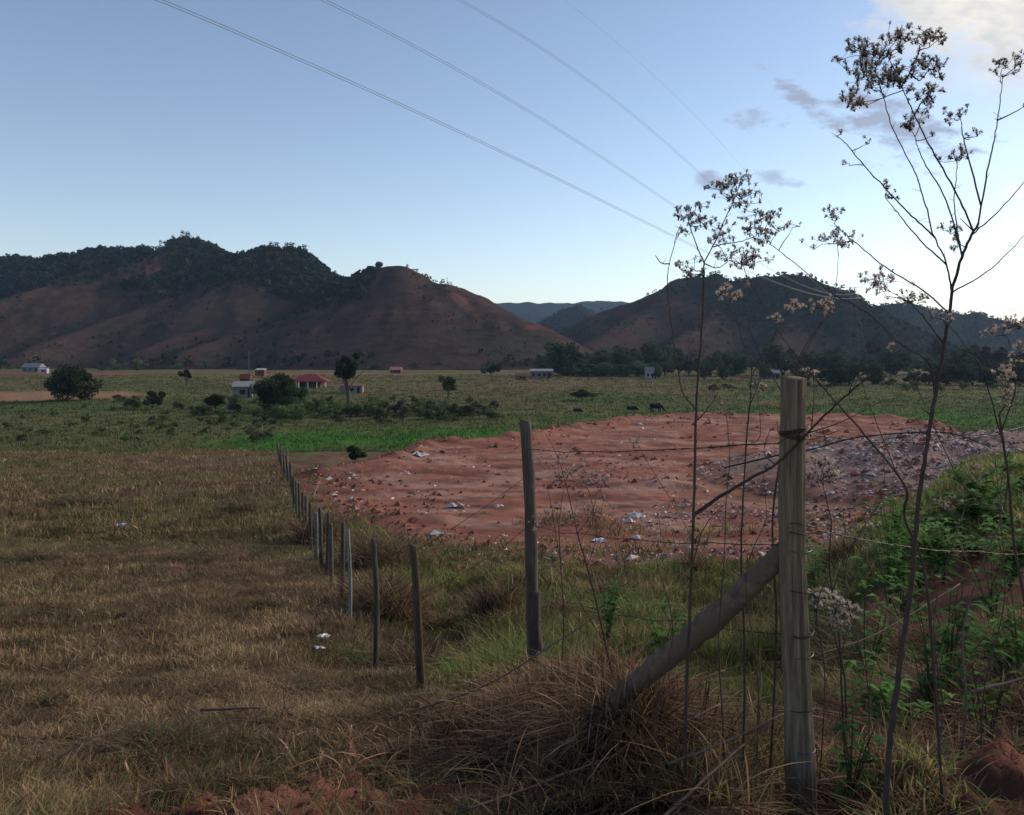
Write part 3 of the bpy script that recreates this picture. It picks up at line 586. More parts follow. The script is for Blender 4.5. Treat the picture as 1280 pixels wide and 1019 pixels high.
for q, (tx, ty, bx, by, Y) in enumerate(FP):
    jx = (0 if q < 3 else .03 * math.sin(q * 2.7)); jz = (0 if q < 3 else .07 * math.sin(q * 4.1 + 1)); b = on(bx, Y, -.12); tz = (HZ - ty) / F * Y + jz; top = (((tx - 640) / F * Y) + jx, Y + .02, tz); hgt = tz - b.z
    if hgt > 1.7: top = (top[0], Y, b.z + 1.55 + jz)
    if hgt < 1.25: top = (top[0], Y, b.z + 1.3 + jz)
    rr_ = (.036, .031, .029)[q] if q < 3 else .030 + .008 * ((q * 7) % 5) / 4 + .0006 * Y
    o = post_mesh(b, top, rr_ * 1.08, rr_ * .92, 'fence_post', LF, [(.10, .07, .05), (.09, .075, .062), (.14, .125, .105), (.10, .08, .066), (.12, .10, .085)][q % 5] if q != 2 else (.27, .25, .22), 40 + q, 10)
    if q == 2: o['label'] = 'pale grey thin post'
    tops.append(np.array(top)); bots.append(np.array(b) + (0, 0, .12))
tops = [np.array(pt(656, 588, Y2))] + tops; bots = [np.array(pt(662, 800, Y2))] + bots
for q in range(len(tops) - 1):
    for k, f in enumerate((.96, .66, .36)):
        a = bots[q] + (tops[q] - bots[q]) * f; b = bots[q + 1] + (tops[q + 1] - bots[q + 1]) * f
        barbed(a, b, .03 + .03 * (k == 1), 'barbed_wire', LF, .0013 if q < 3 else .002, q < 2, .14, q * 3 + k, .004)
inv_children(LF)
# odds and ends in the wire: dead branches leaning on the fence
def stick(name, pts, r0, r1, label, cat='branch', col=(.05, .038, .034), group=None, twigs=0, seed=0, mat=M_stem):
    m = MB(); q = smooth_line([pt(*p) for p in pts], 8); rd = np.random.default_rng(seed); q += rd.normal(size=q.shape) * r0 * .15
    m.tube(q, np.linspace(r0, r1, len(q)), 7, col)
    for k in range(twigs):
        i = rd.integers(len(q) // 4, len(q) - 1); d = rd.normal(size=3) * (.5, .4, .5) + (0, 0, .3); d /= np.linalg.norm(d); l_ = .12 + .2 * rd.random()
        m.tube(smooth_line([q[i], q[i] + d * l_ * .5 + rd.normal(size=3) * .02, q[i] + d * l_ + (0, 0, .03)], 4), np.linspace(r1 * .9, r1 * .4, 9), 4, col)
    o = m.build(name, mat); return tag(o, label, cat, group)
stick('dead_branch', [(866, 645, 3.35), (900, 621, 3.38), (940, 597, 3.41), (974, 577, 3.43), (1020, 530, 3.43), (1060, 492, 3.35), (1100, 462, 3.3)], .008, .003, 'dark thick dead twig crossing behind the top of the corner post', twigs=5, seed=1)
stick('bramble_cane', [(905, 585, 3.6), (970, 570, 3.62), (1004, 565, 3.62), (1066, 548, 3.55), (1137, 541, 3.4), (1190, 542, 3.3), (1240, 560, 3.25)], .0042, .002, 'long arching bramble cane running right from the corner post', 'cane', twigs=3, seed=2)
for q, (pts, r0, lab) in enumerate([([(575, 1015, 3.2), (660, 985, 3.35), (790, 935, 3.6), (900, 880, 3.9)], .007, 'long pale dry stalk lying across the straw at the bottom centre'),
    ([(480, 900, 5.0), (600, 860, 4.7), (700, 800, 4.6), (745, 770, 4.6)], .006, 'dry stalk leaning on the straw heap under the second thick post'),
        ([(835, 955, 3.3), (900, 930, 3.3), (985, 890, 3.6)], .006, 'pale stalk lying left of the foot of the corner post'),
    ([(820, 1030, 2.95), (880, 975, 3.1), (930, 930, 3.3)], .006, 'pale stalk lowest beside the corner post'),
    ([(640, 905, 4.1), (740, 900, 4.0), (850, 860, 4.1), (905, 838, 4.2)], .005, 'thin stalk lying just below the brace log'),
    ([(1020, 820, 3.9), (1100, 790, 4.1), (1200, 730, 4.6)], .005, 'long dry stalk lying on the bank right of the corner post'),
    ([(1215, 865, 4.0), (1290, 845, 4.1)], .010, 'stout pale stick at the right edge of the bank'),
    ([(250, 888, 5.6), (330, 884, 5.6)], .010, 'pale broken stalk lying in the left field beside the green tuft'),
    ([(60, 958, 4.2), (110, 925, 4.3), (150, 912, 4.4)], .006, 'grey dry stalk left of the green tuft in the left field')]):
    stick('dry_stalk', pts, r0, r0 * .55, lab, 'stalk', (.15, .105, .08), 'dry stalks lying in the grass', 1, 20 + q)

# ------------------------------------------------------------------ tall dried weeds with fluffy seed heads
SEEDC = dict(dark=np.array((.27, .215, .16)), mid=np.array((.38, .29, .27)), pale=np.array((.46, .38, .33)))
def floret(m, c_, s_, rd, col):
    """one seed head: a small cup and a brush of hairs"""
    n = 26; up = np.array((0, 0, 1.0)) + rd.normal(size=3) * .5; up /= np.linalg.norm(up)
    d = rd.normal(size=(n, 3)) * .75 + up; d /= np.linalg.norm(d, axis=1)[:, None]; w = np.cross(d, rd.normal(size=(n, 3))); w /= np.linalg.norm(w, axis=1)[:, None]
    ln = s_ * (.42 + .22 * rd.random((n, 1))); tip = c_ + d * ln; wd = w * s_ * .055
    V_ = np.stack([np.broadcast_to(c_ - up * s_ * .1, (n, 3)), tip - wd, tip + wd + d * s_ * .04], 1).reshape(-1, 3)
    m.add(V_, f3=np.arange(3 * n).reshape(n, 3), col=col * (.65 + .7 * rd.random((3 * n, 1))))
    b = c_ - up * s_ * .12; m.tube([b - up * s_ * .28, b - up * s_ * .05, b + up * s_ * .12], [s_ * .07, s_ * .17, s_ * .13], 5, col=col * .4)
def weed(label, Y, stem, r0, r1, branches, seed, tone='dark', name='dry_weed', stemcol=(.065, .045, .042), group='tall dried weeds with fluffy seed heads'):
    """stem/branches in view directions at distance Y; a branch is (points, heads, head size, tone)"""
    rd = np.random.default_rng(seed)
    st = np.array([pt(*p, Y) for p in stem]); st[1:-1, 0] += rd.normal(size=len(st) - 2) * .007; st[:, 1] += np.interp(np.linspace(0, 1, len(st)), np.linspace(0, 1, 5), rd.normal(size=5) * .05)
    base = st[0].copy(); bz = g1(base[0], base[1]); st[0][2] = bz - .03
    root = empty(name, (base[0], base[1], bz), label, 'weed', group)
    q = smooth_line(st, 7); q += rd.normal(size=q.shape) * r0 * .12; m = MB(); m.tube(q, np.linspace(r0, r1, len(q)), 8, stemcol, wob=.15)
    for i in range(3, len(q) - 1, 4):    # nodes and small snapped twigs
        if rd.random() < .5:
            d = rd.normal(size=3) * (1, .7, .3) + (0, 0, .8); d /= np.linalg.norm(d); m.tube([q[i], q[i] + d * (.02 + .05 * rd.random())], [r1 * .6, r1 * .25], 4, stemcol)
    m.build('stem', M_stem, root); net = q.copy()
    for bi, (bp, heads, hs, tn) in enumerate(branches):
        tn = tn or tone; B = np.array([pt(*p, Y) for p in bp]); dd = rd.normal() * .16; L_ = np.concatenate([[0], np.cumsum(np.linalg.norm(np.diff(B, axis=0), axis=1))])
        j = np.argmin(np.linalg.norm((net - B[0])[:, [0, 2]], axis=1)); B[:, 1] = net[j][1] + dd * L_; B[:, [0, 2]] *= (B[:, 1] / Y)[:, None]; B[0] = net[j]
        bb = smooth_line(B, 7); rb = min(r1 * .72, r0 * .5) if bi else r1 * .85; bb[1:] += rd.normal(size=bb[1:].shape) * .0010; net = np.vstack([net, bb]); m = MB()
        m.tube(bb, np.linspace(rb, max(.0012, rb * .35), len(bb)), 6, stemcol, wob=.15)
        for i in range(2, len(bb) - 1, 3):
            if rd.random() < .45:
                d = rd.normal(size=3) * (1, .7, .3) + (0, 0, .6); d /= np.linalg.norm(d); m.tube([bb[i], bb[i] + d * (.012 + .03 * rd.random())], [.0012, .0006], 3, stemcol)
        hms = []
        for (hx, hy, rx, ry, n) in heads:
            hm = MB(); hms.append(hm); rx *= 1.42; ry *= 1.45; n = int(n * 1.6) if n > 2 else n
            c0 = np.array(pt(hx, hy, 1.0)); k = len(bb) - 1 - int(rd.integers(0, 3)); dist = np.linalg.norm(bb[:, [0, 2]] - (c0 * Y)[[0, 2]], axis=1)
            below = np.where(bb[:, 2] < c0[2] * Y + .005, dist, dist + .2); k = int(np.argmin(below)); at = bb[k]; Yc = at[1] + rd.normal() * .02
            hub = c0 * Yc; hub[2] -= ry / F * Yc * .7; hub = at + (hub - at) * .75
            if np.linalg.norm(hub - at) > .004: m.tube(smooth_line([at, (at + hub) / 2 + rd.normal(size=3) * .004, hub], 4), np.linspace(.0019, .0012, 9), 4, stemcol)
            fp = []
            for f in range(n):
                a = rd.random() * 2 * math.pi; rr_ = math.sqrt(rd.random()); p_ = c0 * Yc + np.array((math.cos(a) * rr_ * rx / F * Yc, rd.normal() * rx / F * Yc * .55, math.sin(a) * rr_ * ry / F * Yc)); fp.append(p_)
            ngrp = max(1, n // 5); cen = [fp[i] for i in rd.choice(n, ngrp, replace=False)]
            for c_ in cen: m.tube(smooth_line([hub, (hub + c_) / 2 + rd.normal(size=3) * .005, c_ - (0, 0, .01)], 3), .0010, 4, stemcol)
            for p_ in fp:
                c_ = cen[int(np.argmin([np.linalg.norm(p_ - c_) for c_ in cen]))] - np.array((0, 0, .012)); m.tube([c_, (c_ + p_) / 2 + rd.normal(size=3) * .002, p_], .0007, 3, stemcol, cap=False)
                floret(hm, p_, .82 * hs / F * Y * (.6 + .7 * rd.random()), rd, SEEDC[tn] * (.8 + .4 * rd.random()))
        bo = m.build('branch', M_stem, root)
        for hm in hms: hm.build('seed_heads', M_head, bo)
    inv_children(root)
    return root
weed('tallest dried weed with a thick crooked stem right of the corner post', 2.95,
  [(1104, 1010), (1112, 940), (1124, 860), (1133, 790), (1140, 720), (1150, 640), (1165, 570), (1180, 500), (1192, 430), (1203, 365), (1212, 315), (1221, 280)], .0118, .0045, [
  ([(1218, 288), (1197, 244), (1165, 187), (1143, 144), (1127, 108), (1110, 70)], [(1095, 62, 32, 12, 26), (1085, 75, 20, 14, 14), (1105, 92, 22, 12, 18), (1128, 92, 18, 10, 13), (1120, 45, 14, 5, 8), (1140, 42, 14, 5, 6), (1070, 130, 12, 7, 6), (1128, 105, 14, 8, 8)], 9.5, None),
  ([(1203, 362), (1182, 326), (1168, 298), (1155, 250), (1143, 215), (1116, 160), (1101, 110), (1093, 85)], [(1072, 92, 10, 10, 6), (1078, 62, 16, 8, 12), (1068, 122, 14, 7, 10), (1100, 108, 14, 9, 10)], 9.5, None),
  ([(1168, 298), (1140, 270), (1118, 248), (1075, 201), (1056, 178), (1044, 169)], [(1054, 164, 4, 3, 2), (1055, 203, 5, 4, 2), (1083, 176, 4, 4, 3)], 7, None),
  ([(1185, 332), (1150, 300), (1122, 266), (1107, 248)], [(1110, 230, 6, 4, 4), (1121, 243, 6, 5, 4)], 7, None),
  ([(1126, 112), (1140, 85), (1150, 62)], [(1166, 50, 12, 8, 12), (1150, 48, 9, 6, 6)], 9, None),
  ([(1130, 118), (1150, 100), (1162, 85)], [(1160, 80, 16, 6, 11), (1174, 78, 8, 4, 4), (1172, 96, 6, 6, 4)], 9, None),
  ([(1140, 140), (1152, 128), (1160, 120)], [(1158, 117, 12, 7, 9), (1165, 125, 6, 5, 4)], 9, None),
  ([(1222, 266), (1236, 205), (1247, 151), (1253, 97)], [(1252, 79, 9, 4, 7), (1266, 86, 7, 4, 4), (1276, 72, 7, 7, 6), (1250, 95, 6, 4, 2)], 8, None),
  ([(1247, 151), (1265, 142), (1285, 130)], [(1284, 131, 5, 3, 3)], 7, None),
  ([(1222, 297), (1250, 262), (1290, 215)], [(1292, 205, 8, 6, 4)], 8, None),
  ([(1205, 366), (1240, 335), (1290, 285)], [(1296, 280, 8, 6, 4)], 8, None),
  ([(1220, 251), (1206, 180), (1201, 148)], [(1190, 143, 10, 7, 8), (1203, 138, 6, 4, 3), (1228, 167, 3, 3, 1), (1214, 170, 7, 5, 3)], 7, None),
  ([(1211, 320), (1197, 290), (1193, 250), (1197, 205)], [(1195, 192, 13, 6, 14), (1184, 288, 10, 6, 7), (1196, 300, 6, 12, 7)], 8, None),
  ([(1211, 320), (1183, 251), (1154, 201), (1143, 172)], [(1138, 153, 12, 8, 13), (1151, 138, 7, 5, 6), (1166, 168, 4, 2, 2)], 8, None),
  ([(1180, 497), (1161, 454), (1126, 430), (1084, 391), (1040, 367), (1000, 334), (963, 305)], [(958, 296, 8, 6, 5), (970, 284, 12, 8, 8), (990, 284, 6, 4, 3)], 7, 'mid'),
  ([(1197, 391), (1155, 364), (1107, 334), (1062, 297), (1043, 280)], [(1040, 268, 12, 6, 10), (1025, 300, 14, 6, 9), (1052, 300, 12, 8, 12)], 7, 'mid'),
  ([(1191, 432), (1155, 397), (1138, 379)], [(1140, 372, 16, 7, 14), (1105, 350, 20, 10, 18), (1098, 362, 10, 6, 6)], 8, 'mid')], 51)
weed('dried weed with a dense dark top behind the middle of the fence wire', 3.3,
  [(857, 1000), (859, 900), (861, 780), (863, 680), (866, 600), (871, 500), (876, 420), (879, 341)], .0075, .0040, [
  ([(879, 341), (881, 327), (898, 294), (909, 268), (921, 242), (926, 224)], [(926, 222, 8, 6, 8), (912, 228, 12, 7, 12), (897, 233, 12, 5, 11), (932, 240, 10, 8, 9), (918, 254, 12, 8, 9), (908, 240, 10, 6, 6), (938, 248, 10, 7, 8), (900, 285, 12, 8, 10)], 7.5, 'dark'),
  ([(880, 330), (870, 305), (862, 280), (858, 268)], [(855, 268, 11, 7, 12), (868, 272, 10, 7, 10), (880, 276, 8, 6, 6), (860, 290, 8, 5, 5), (874, 256, 9, 4, 6)], 7.5, 'dark'),
  ([(893, 306), (905, 305), (921, 303), (938, 298), (952, 290)], [(948, 292, 10, 6, 9), (957, 298, 8, 6, 6), (940, 272, 12, 8, 10), (962, 270, 12, 6, 12), (936, 285, 8, 5, 6)], 7.5, 'dark'),
  ([(881, 330), (897, 335), (912, 325)], [(905, 318, 10, 6, 8), (930, 320, 14, 12, 16), (945, 326, 12, 8, 12), (898, 298, 12, 6, 10)], 7, 'mid'),
  ([(879, 345), (868, 338), (862, 335)], [(862, 335, 14, 9, 16)], 7, 'mid'),
  ([(863, 519), (856, 495), (850, 479), (842, 426), (835, 373), (835, 341), (844, 301), (851, 280)], [], 7, None),
  ([(834, 340), (826, 328), (819, 319)], [], 7, None),
  ([(868, 535), (884, 512), (896, 494)], [], 7, None),
  ([(862, 700), (880, 660), (905, 630)], [], 7, None)], 52)
weed('thin dried weed with a pale tuft standing just left of the corner post', 3.75,
  [(925, 900), (926, 800), (930, 690), (936, 560), (943, 500)], .006, .0032, [
  ([(943, 500), (939, 454), (928, 426), (918, 385), (914, 372)], [(910, 366, 10, 8, 10), (917, 371, 6, 4, 3)], 9, 'pale'),
  ([(941, 470), (950, 448), (961, 430)], [(993, 380, 5, 4, 4)], 8, 'pale'),
  ([(944, 505), (952, 470), (968, 420), (972, 402)], [(970, 397, 7, 4, 6)], 8, 'pale'),
  ([(936, 560), (950, 545), (948, 500)], [(946, 484, 8, 4, 6)], 7, 'pale')], 53)
weed('dried weed rising from behind the corner post with pale curled heads', 3.7,
  [(968, 900), (970, 780), (972, 650), (980, 520), (1001, 443)], .0065, .0035, [
  ([(1001, 443), (1018, 415), (1031, 397), (1028, 385)], [(1026, 380, 14, 6, 13), (1035, 388, 5, 5, 4), (992, 381, 6, 4, 5)], 8, 'pale'),
  ([(998, 450), (1030, 400), (1043, 373), (1048, 320)], [(1046, 295, 10, 6, 7)], 7, 'mid'),
  ([(985, 500), (960, 460), (940, 420), (930, 370)], [(932, 352, 6, 4, 4)], 6, 'mid')], 54)
weed('long thin weed leaning far left across the corner post from the bank', 3.25,
  [(1180, 830), (1165, 740), (1142, 650), (1123, 605), (1078, 543), (1042, 489), (998, 436)], .0065, .0028, [
  ([(998, 436), (968, 406), (936, 350), (929, 330)], [(930, 322, 12, 10, 12)], 7, 'mid'),
  ([(1110, 588), (1100, 540), (1092, 520), (1078, 480)], [(1075, 474, 4, 4, 3)], 7, 'pale'),
  ([(1042, 489), (1046, 470), (1052, 462)], [(1010, 464, 6, 3, 5)], 8, 'pale')], 55)
weed('reddish forked weed in front of the straw heap', 4.3,
  [(778, 870), (764, 830), (743, 744), (723, 670)], .008, .0035, [
  ([(723, 670), (706, 600), (694, 565), (682, 542)], [(690, 600, 10, 10, 4)], 6, 'mid'),
  ([(756, 801), (731, 764), (702, 703), (690, 637), (684, 610)], [(700, 588, 10, 8, 6)], 6, 'mid'),
  ([(735, 715), (745, 670), (738, 620), (722, 590)], [(730, 640, 14, 10, 10), (745, 600, 10, 6, 5)], 6, 'mid'),
  ([(722, 668), (740, 640), (748, 610)], [(748, 600, 14, 8, 8)], 6, 'mid')], 56, stemcol=(.085, .04, .036))
weed('small pinkish weed crowding the foot of the second thick post', 6.2,
  [(700, 860), (705, 780), (700, 700), (698, 650)], .006, .003, [
  ([(698, 650), (705, 610), (712, 590)], [(712, 585, 22, 10, 20), (735, 598, 16, 8, 12)], 6, 'mid'),
  ([(702, 720), (680, 690), (668, 660)], [(672, 655, 8, 10, 8)], 6, 'mid'),
  ([(700, 700), (730, 670), (750, 640)], [(752, 632, 18, 8, 12), (700, 640, 14, 10, 12)], 6, 'mid')], 57, stemcol=(.07, .045, .04))
weed('short weed topped with a bright white cluster right of the corner post', 3.9,
  [(1052, 960), (1050, 880), (1048, 800), (1045, 720), (1040, 650)], .006, .0035, [
  ([(1040, 650), (1032, 620), (1028, 600)], [(1025, 590, 16, 12, 26), (1040, 598, 14, 7, 14), (1027, 577, 6, 6, 6)], 9, 'pale'),
  ([(1046, 740), (1060, 690), (1085, 660)], [(1088, 655, 8, 4, 4)], 7, 'pale')], 58)
weed('low weed with a wide creamy seed cluster low beside the corner post', 3.9,
  [(1058, 1010), (1056, 930), (1050, 850), (1044, 800)], .006, .004, [
  ([(1044, 800), (1034, 775), (1030, 760)], [(1030, 750, 18, 7, 22), (1045, 757, 14, 8, 14)], 9, 'pale'),
  ([(1048, 820), (1058, 790), (1062, 775)], [(1060, 765, 14, 8, 14), (1050, 778, 10, 5, 8)], 9, 'pale')], 59)
weed('weed with drooping white tassels at the right edge', 3.1,
  [(1300, 1000), (1292, 860), (1282, 700), (1270, 600), (1266, 520)], .007, .004, [
  ([(1266, 520), (1262, 495), (1256, 476)], [(1256, 482, 7, 18, 26), (1258, 468, 6, 8, 8)], 8, 'pale'),
  ([(1268, 540), (1270, 480), (1262, 430), (1252, 410)], [(1262, 405, 14, 7, 13), (1278, 398, 8, 5, 6), (1240, 418, 10, 4, 5), (1272, 440, 8, 10, 9)], 8, 'pale'),
  ([(1270, 560), (1230, 470), (1205, 430), (1180, 400)], [(1178, 398, 8, 6, 6), (1166, 392, 5, 4, 3)], 7, 'pale'),
  ([(1274, 600), (1250, 640), (1200, 600), (1140, 470)], [(1112, 432, 5, 3, 3)], 7, 'pale')], 60)
weed('slim weed with small leaves on the bank near the right edge', 4.0,
  [(1190, 940), (1196, 870), (1210, 794), (1232, 708), (1244, 650)], .006, .003, [
  ([(1244, 650), (1252, 600), (1262, 560)], [(1262, 552, 10, 5, 8)], 7, 'mid'),
  ([(1225, 735), (1205, 690), (1190, 640)], [(1186, 630, 12, 6, 8)], 7, 'mid')], 61, stemcol=(.12, .09, .08))
weed('bare thin weed in the straw between the brace log and the corner post', 3.6,
  [(905, 960), (902, 900), (900, 800), (905, 700), (900, 620)], .004, .002, [
  ([(900, 620), (912, 570), (908, 520)], [(905, 512, 8, 5, 6)], 6, 'mid'),
  ([(902, 760), (880, 700), (800, 560)], [(798, 552, 8, 4, 4)], 6, 'mid')], 62)

for q, (pts, lab) in enumerate([([(940, 980), (944, 850), (930, 720), (950, 640)], 'bare thin stem left of the corner post, reaching over the brace log'), ([(1020, 990), (1036, 860), (1022, 760), (1050, 690)], 'bare thin stem rising right of the foot of the corner post'),
    ([(1075, 960), (1082, 860), (1060, 720), (1100, 620)], 'bare thin stem between the corner post and the tallest weed'), ([(830, 980), (818, 900), (838, 790), (820, 700)], 'bare thin stem in front of the brace log'), ([(1150, 985), (1172, 880), (1160, 760), (1215, 640)], 'bare thin stem right of the tallest weed'), ([(1235, 960), (1225, 860), (1250, 740), (1240, 620)], 'bare thin stem near the right edge')]):
    a_, b_ = pts[-2], pts[-1]
    weed(lab, 3.55 + .1 * (q % 3), pts, .0035, .0018, [([a_, (a_[0] - 14, a_[1] - 40), (a_[0] - 34, a_[1] - 76)], [], 6, None), ([pts[1], (pts[1][0] + 16, pts[1][1] - 50), (pts[1][0] + 40, pts[1][1] - 95)], [], 6, None), ([b_, (b_[0] + 6, b_[1] - 24), (b_[0] + 4, b_[1] - 50)], [(b_[0] + 4, b_[1] - 54, 6, 4, 4)], 5, 'mid')], 640 + q, group='bare thin stems around the corner post', stemcol=(.085, .055, .048))
# ------------------------------------------------------------------ leafy plants, dry bushes
def leafy(label, px, py, Y, hgt, wid, n, seed, col=(.055, .115, .03), size=.07, name='leafy_plant'):
    rd = np.random.default_rng(seed); x = (px - 640) / F * Y; z0 = g1(x, Y); root = empty(name, (x, Y, z0), label, 'plant', 'green leafy plants on the bank'); zt = (HZ - py) / F * Y
    zc = max(zt, z0 + hgt * .5); m = MB(); lv = MB(); ends = []
    for k in range(7):
        a = rd.random() * 6.28; e_ = np.array((x + math.cos(a) * wid * .5 * rd.random(), Y + math.sin(a) * wid * .4 * rd.random(), zc + hgt * (rd.random() - .35)))
        q = smooth_line([(x, Y, z0 - .02), ((x * 2 + e_[0]) / 3, Y, (z0 + e_[2]) / 2), e_], 5); m.tube(q, np.linspace(.006, .002, len(q)), 5, (.05, .06, .03)); ends.append(q)
    for k in range(n):
        q = ends[k % 7]; i = rd.integers(len(q) // 3, len(q)); b = q[i]; a = rd.random() * 6.28; d = np.array((math.cos(a), math.sin(a), .1 + .5 * rd.random())); s_ = size * (.5 + .8 * rd.random()); w = np.cross(d, (0, 0, 1)); w /= np.linalg.norm(w)
        p1 = b + d * s_ * .5 + w * s_ * .2; p2 = b + d * s_ * .5 - w * s_ * .2; p3 = b + d * s_ + np.array((0, 0, -s_ * .35)); mid_ = b + d * s_ * .5 - np.array((0, 0, s_ * .05))
        lv.add([b, p1, mid_, p2, p3], f3=[(0, 1, 2), (0, 2, 3), (1, 4, 2), (2, 4, 3)], col=np.array(col) * (.6 + .8 * rd.random()))
    m.build('stem', M_stem, root); lv.build('leaves', M_leaf, root); inv_children(root); return root
leafy('bright green leafy plant by the debris, left of the tallest weed stem', 1112, 628, 8.5, .45, .7, 90, 71, (.075, .15, .035), .17)
leafy('leafy seedling with drooping leaves on the bare patch of the bank', 1188, 735, 5.2, .25, .55, 80, 72, (.07, .135, .035), .13)
leafy('green leafy plant at the right edge below the bare patch', 1275, 748, 5.6, .3, .5, 60, 73, (.07, .135, .03), .13)
leafy('small green plant low at the right, above the soil lumps', 1234, 848, 4.3, .18, .35, 60, 74, (.065, .125, .03), .09)
leafy('dark green leafy plant in the straw right of the corner post foot', 1062, 930, 3.5, .22, .3, 60, 75, (.045, .10, .03), .09)
for k, (px, py, Y) in enumerate([(1250, 645, 10.5), (1190, 640, 10.8), (1278, 680, 9.0), (1160, 660, 10.5), (1225, 615, 12), (1275, 620, 12), (1215, 680, 9.5), (1150, 690, 9)]):
    leafy(['leafy weed clump at the top of the bank under the debris heap', 'leafy weed clump halfway along the bank', 'leafy weed clump at the right edge of the bank', 'leafy weed clump by the left end of the bank', 'leafy weed clump high on the bank, left of the topmost', 'topmost leafy weed clump at the right edge', 'leafy weed clump just above the bare patch', 'leafy weed clump at the foot of the bank'][k], px, py, Y, .4, 1.3, 170, 80 + k, (.11, .19, .055), .15)
def brush(label, px, Y, w, h, n, seed, cols, pr, tw=.006, name='dry_bush', green=0, cat='bush'):
    """dead bush: a dome of arching stems"""
    rd = np.random.default_rng(seed); x = (px - 640) / F * Y; z0 = g1(x, Y); P = np.stack([x + rd.normal(size=n) * w * .22, Y + rd.normal(size=n) * w * .2, np.zeros(n)], 1); P[:, 2] = ground(P[:, 0], P[:, 1]) - .02
    c_ = pickc(n, cols, pr, rd) * (.6 + .7 * rd.random((n, 1))); hh = h * (.5 + .7 * rd.random(n)); an = rd.random(n) * 6.28; la = w / h * (.2 + .6 * rd.random(n))
    V_, f3, f4, C_ = blades(P, hh, np.full(n, tw) * (.6 + .8 * rd.random(n)), np.stack([np.cos(an) * la, np.sin(an) * la], 1), rd, c_, 6, .8)
    root = empty(name, (x, Y, z0), label, cat, None); o = mesh('stems', V_, [f3, f4], M_blade, root, C_)
    if green:
        k = green; q = np.stack([x + rd.normal(size=k) * w * .3, Y + rd.normal(size=k) * w * .25, z0 + h * .6 * rd.random(k)], 1); Vl, Fl = leaf_cards(q, .05 * (.5 + rd.random(k)), rd); mesh('leaves', Vl, [Fl], M_leaf, root, np.repeat(np.array((.05, .08, .03)) * (.6 + .8 * rd.random((k, 1))), 4, 0))
    inv_children(root); return root
DK = [UMBER, BROWN, STRAW, OLV]
brush('dark domed dead bush in the grassy hollow', 617, 13.0, .85, .75, 800, 91, DK, [.55, .3, .08, .07], .012)
brush('wide dark dead bush just right of the nearest thin post', 520, 10.0, 1.0, .65, 900, 92, DK, [.6, .25, .08, .07], .010)
brush('low dark dead bush beyond the thin posts', 490, 13.5, 1.3, .9, 900, 93, DK, [.5, .28, .1, .12], .012)
brush('reddish dead scrub by the edge of the dirt lot', 470, 18.0, 2.0, 1.1, 900, 94, [BROWN, UMBER, OLV], [.4, .4, .2], .016)
brush('green tuft with dark dead stems in the left field', 198, 4.9, .5, .22, 1100, 95, [GRN * .8, UMBER, BROWN, OLV * .7], [.3, .4, .2, .1], .006, 'grass_tuft', 0, 'grass tuft')
brush('flattened grey dead stems left of the green tuft', 130, 4.9, .75, .16, 450, 96, DK, [.5, .3, .2, 0], .006, 'dry_bush')
brush('small dead bush right of the green tuft in the left field', 335, 5.9, .6, .16, 450, 97, DK, [.45, .35, .2, 0], .007)
brush('dead brush pile at the right edge of the bank', 1262, 5.0, 1.0, .50, 1500, 98, DK, [.5, .33, .17, 0], .007)
brush('dead stems below the bank, left of the bare patch', 1100, 7.0, 1.2, .5, 800, 99, DK, [.45, .3, .15, .1], .008)
for q, (px, Y, w_, h_, lab) in enumerate([(1215, 5.4, .9, .42, 'bramble tangle left of the brush pile on the right'), (1270, 6.4, 1.0, .5, 'bramble tangle behind the brush pile on the right'), (1150, 5.0, .8, .3, 'low bramble tangle beside the tallest weed stem'), (1255, 4.2, .7, .3, 'bramble tangle above the red soil lumps'), (1090, 5.4, .8, .32, 'low bramble tangle right of the corner post'), (700, 5.6, .7, .3, 'reddish bramble tangle round the foot of the second thick post')]):
    brush(lab, px, Y, w_, h_, 900, 520 + q, [UMBER * .9, BROWN * np.array((1, .8, .75)), STRAW * .7, OLV * .6], [.42, .33, .17, .08], .007, 'bramble')
for k, (px, py, Y, lab) in enumerate([(1130, 700, 7.6, 'young leafy weed between the bare patch and the tallest weed'), (1240, 700, 7.0, 'young leafy weed on the bare patch edge'), (1085, 760, 6.2, 'leafy weed low behind the corner post'), (1160, 790, 5.0, 'leafy weed under the bare patch'), (1205, 600, 14, 'leafy weed on the skyline of the bank, left'), (1250, 588, 14, 'leafy weed on the skyline of the bank, right'), (830, 770, 7.5, 'leafy weed in the hollow above the brace log'), (760, 740, 9.5, 'dark leafy weed in the hollow behind the forked weed'), (1020, 700, 9, 'leafy weed just right of the corner post')]):
    leafy(lab, px, py, Y, .35, .9, 120, 95 + k, [(.11, .20, .055), (.075, .14, .04)][k % 2], .12)
for k, (px, py, Y, lab) in enumerate([(1180, 660, 9, 'bushy bright green weed in the middle of the bank'), (1262, 665, 8.2, 'bushy bright green weed at the right edge above the bare patch'), (1120, 655, 9.5, 'bushy bright green weed at the left end of the bank'), (1272, 790, 5.4, 'bushy green weed in the brush at the right edge'), (1120, 860, 4.6, 'bushy green weed in the straw left of the tallest weed'), (1225, 625, 11, 'bushy bright green weed high on the bank')]):
    leafy(lab, px, py, Y, .09 * Y * .55, .15 * Y, 320, 700 + k, (.12, .215, .055), .018 * Y)
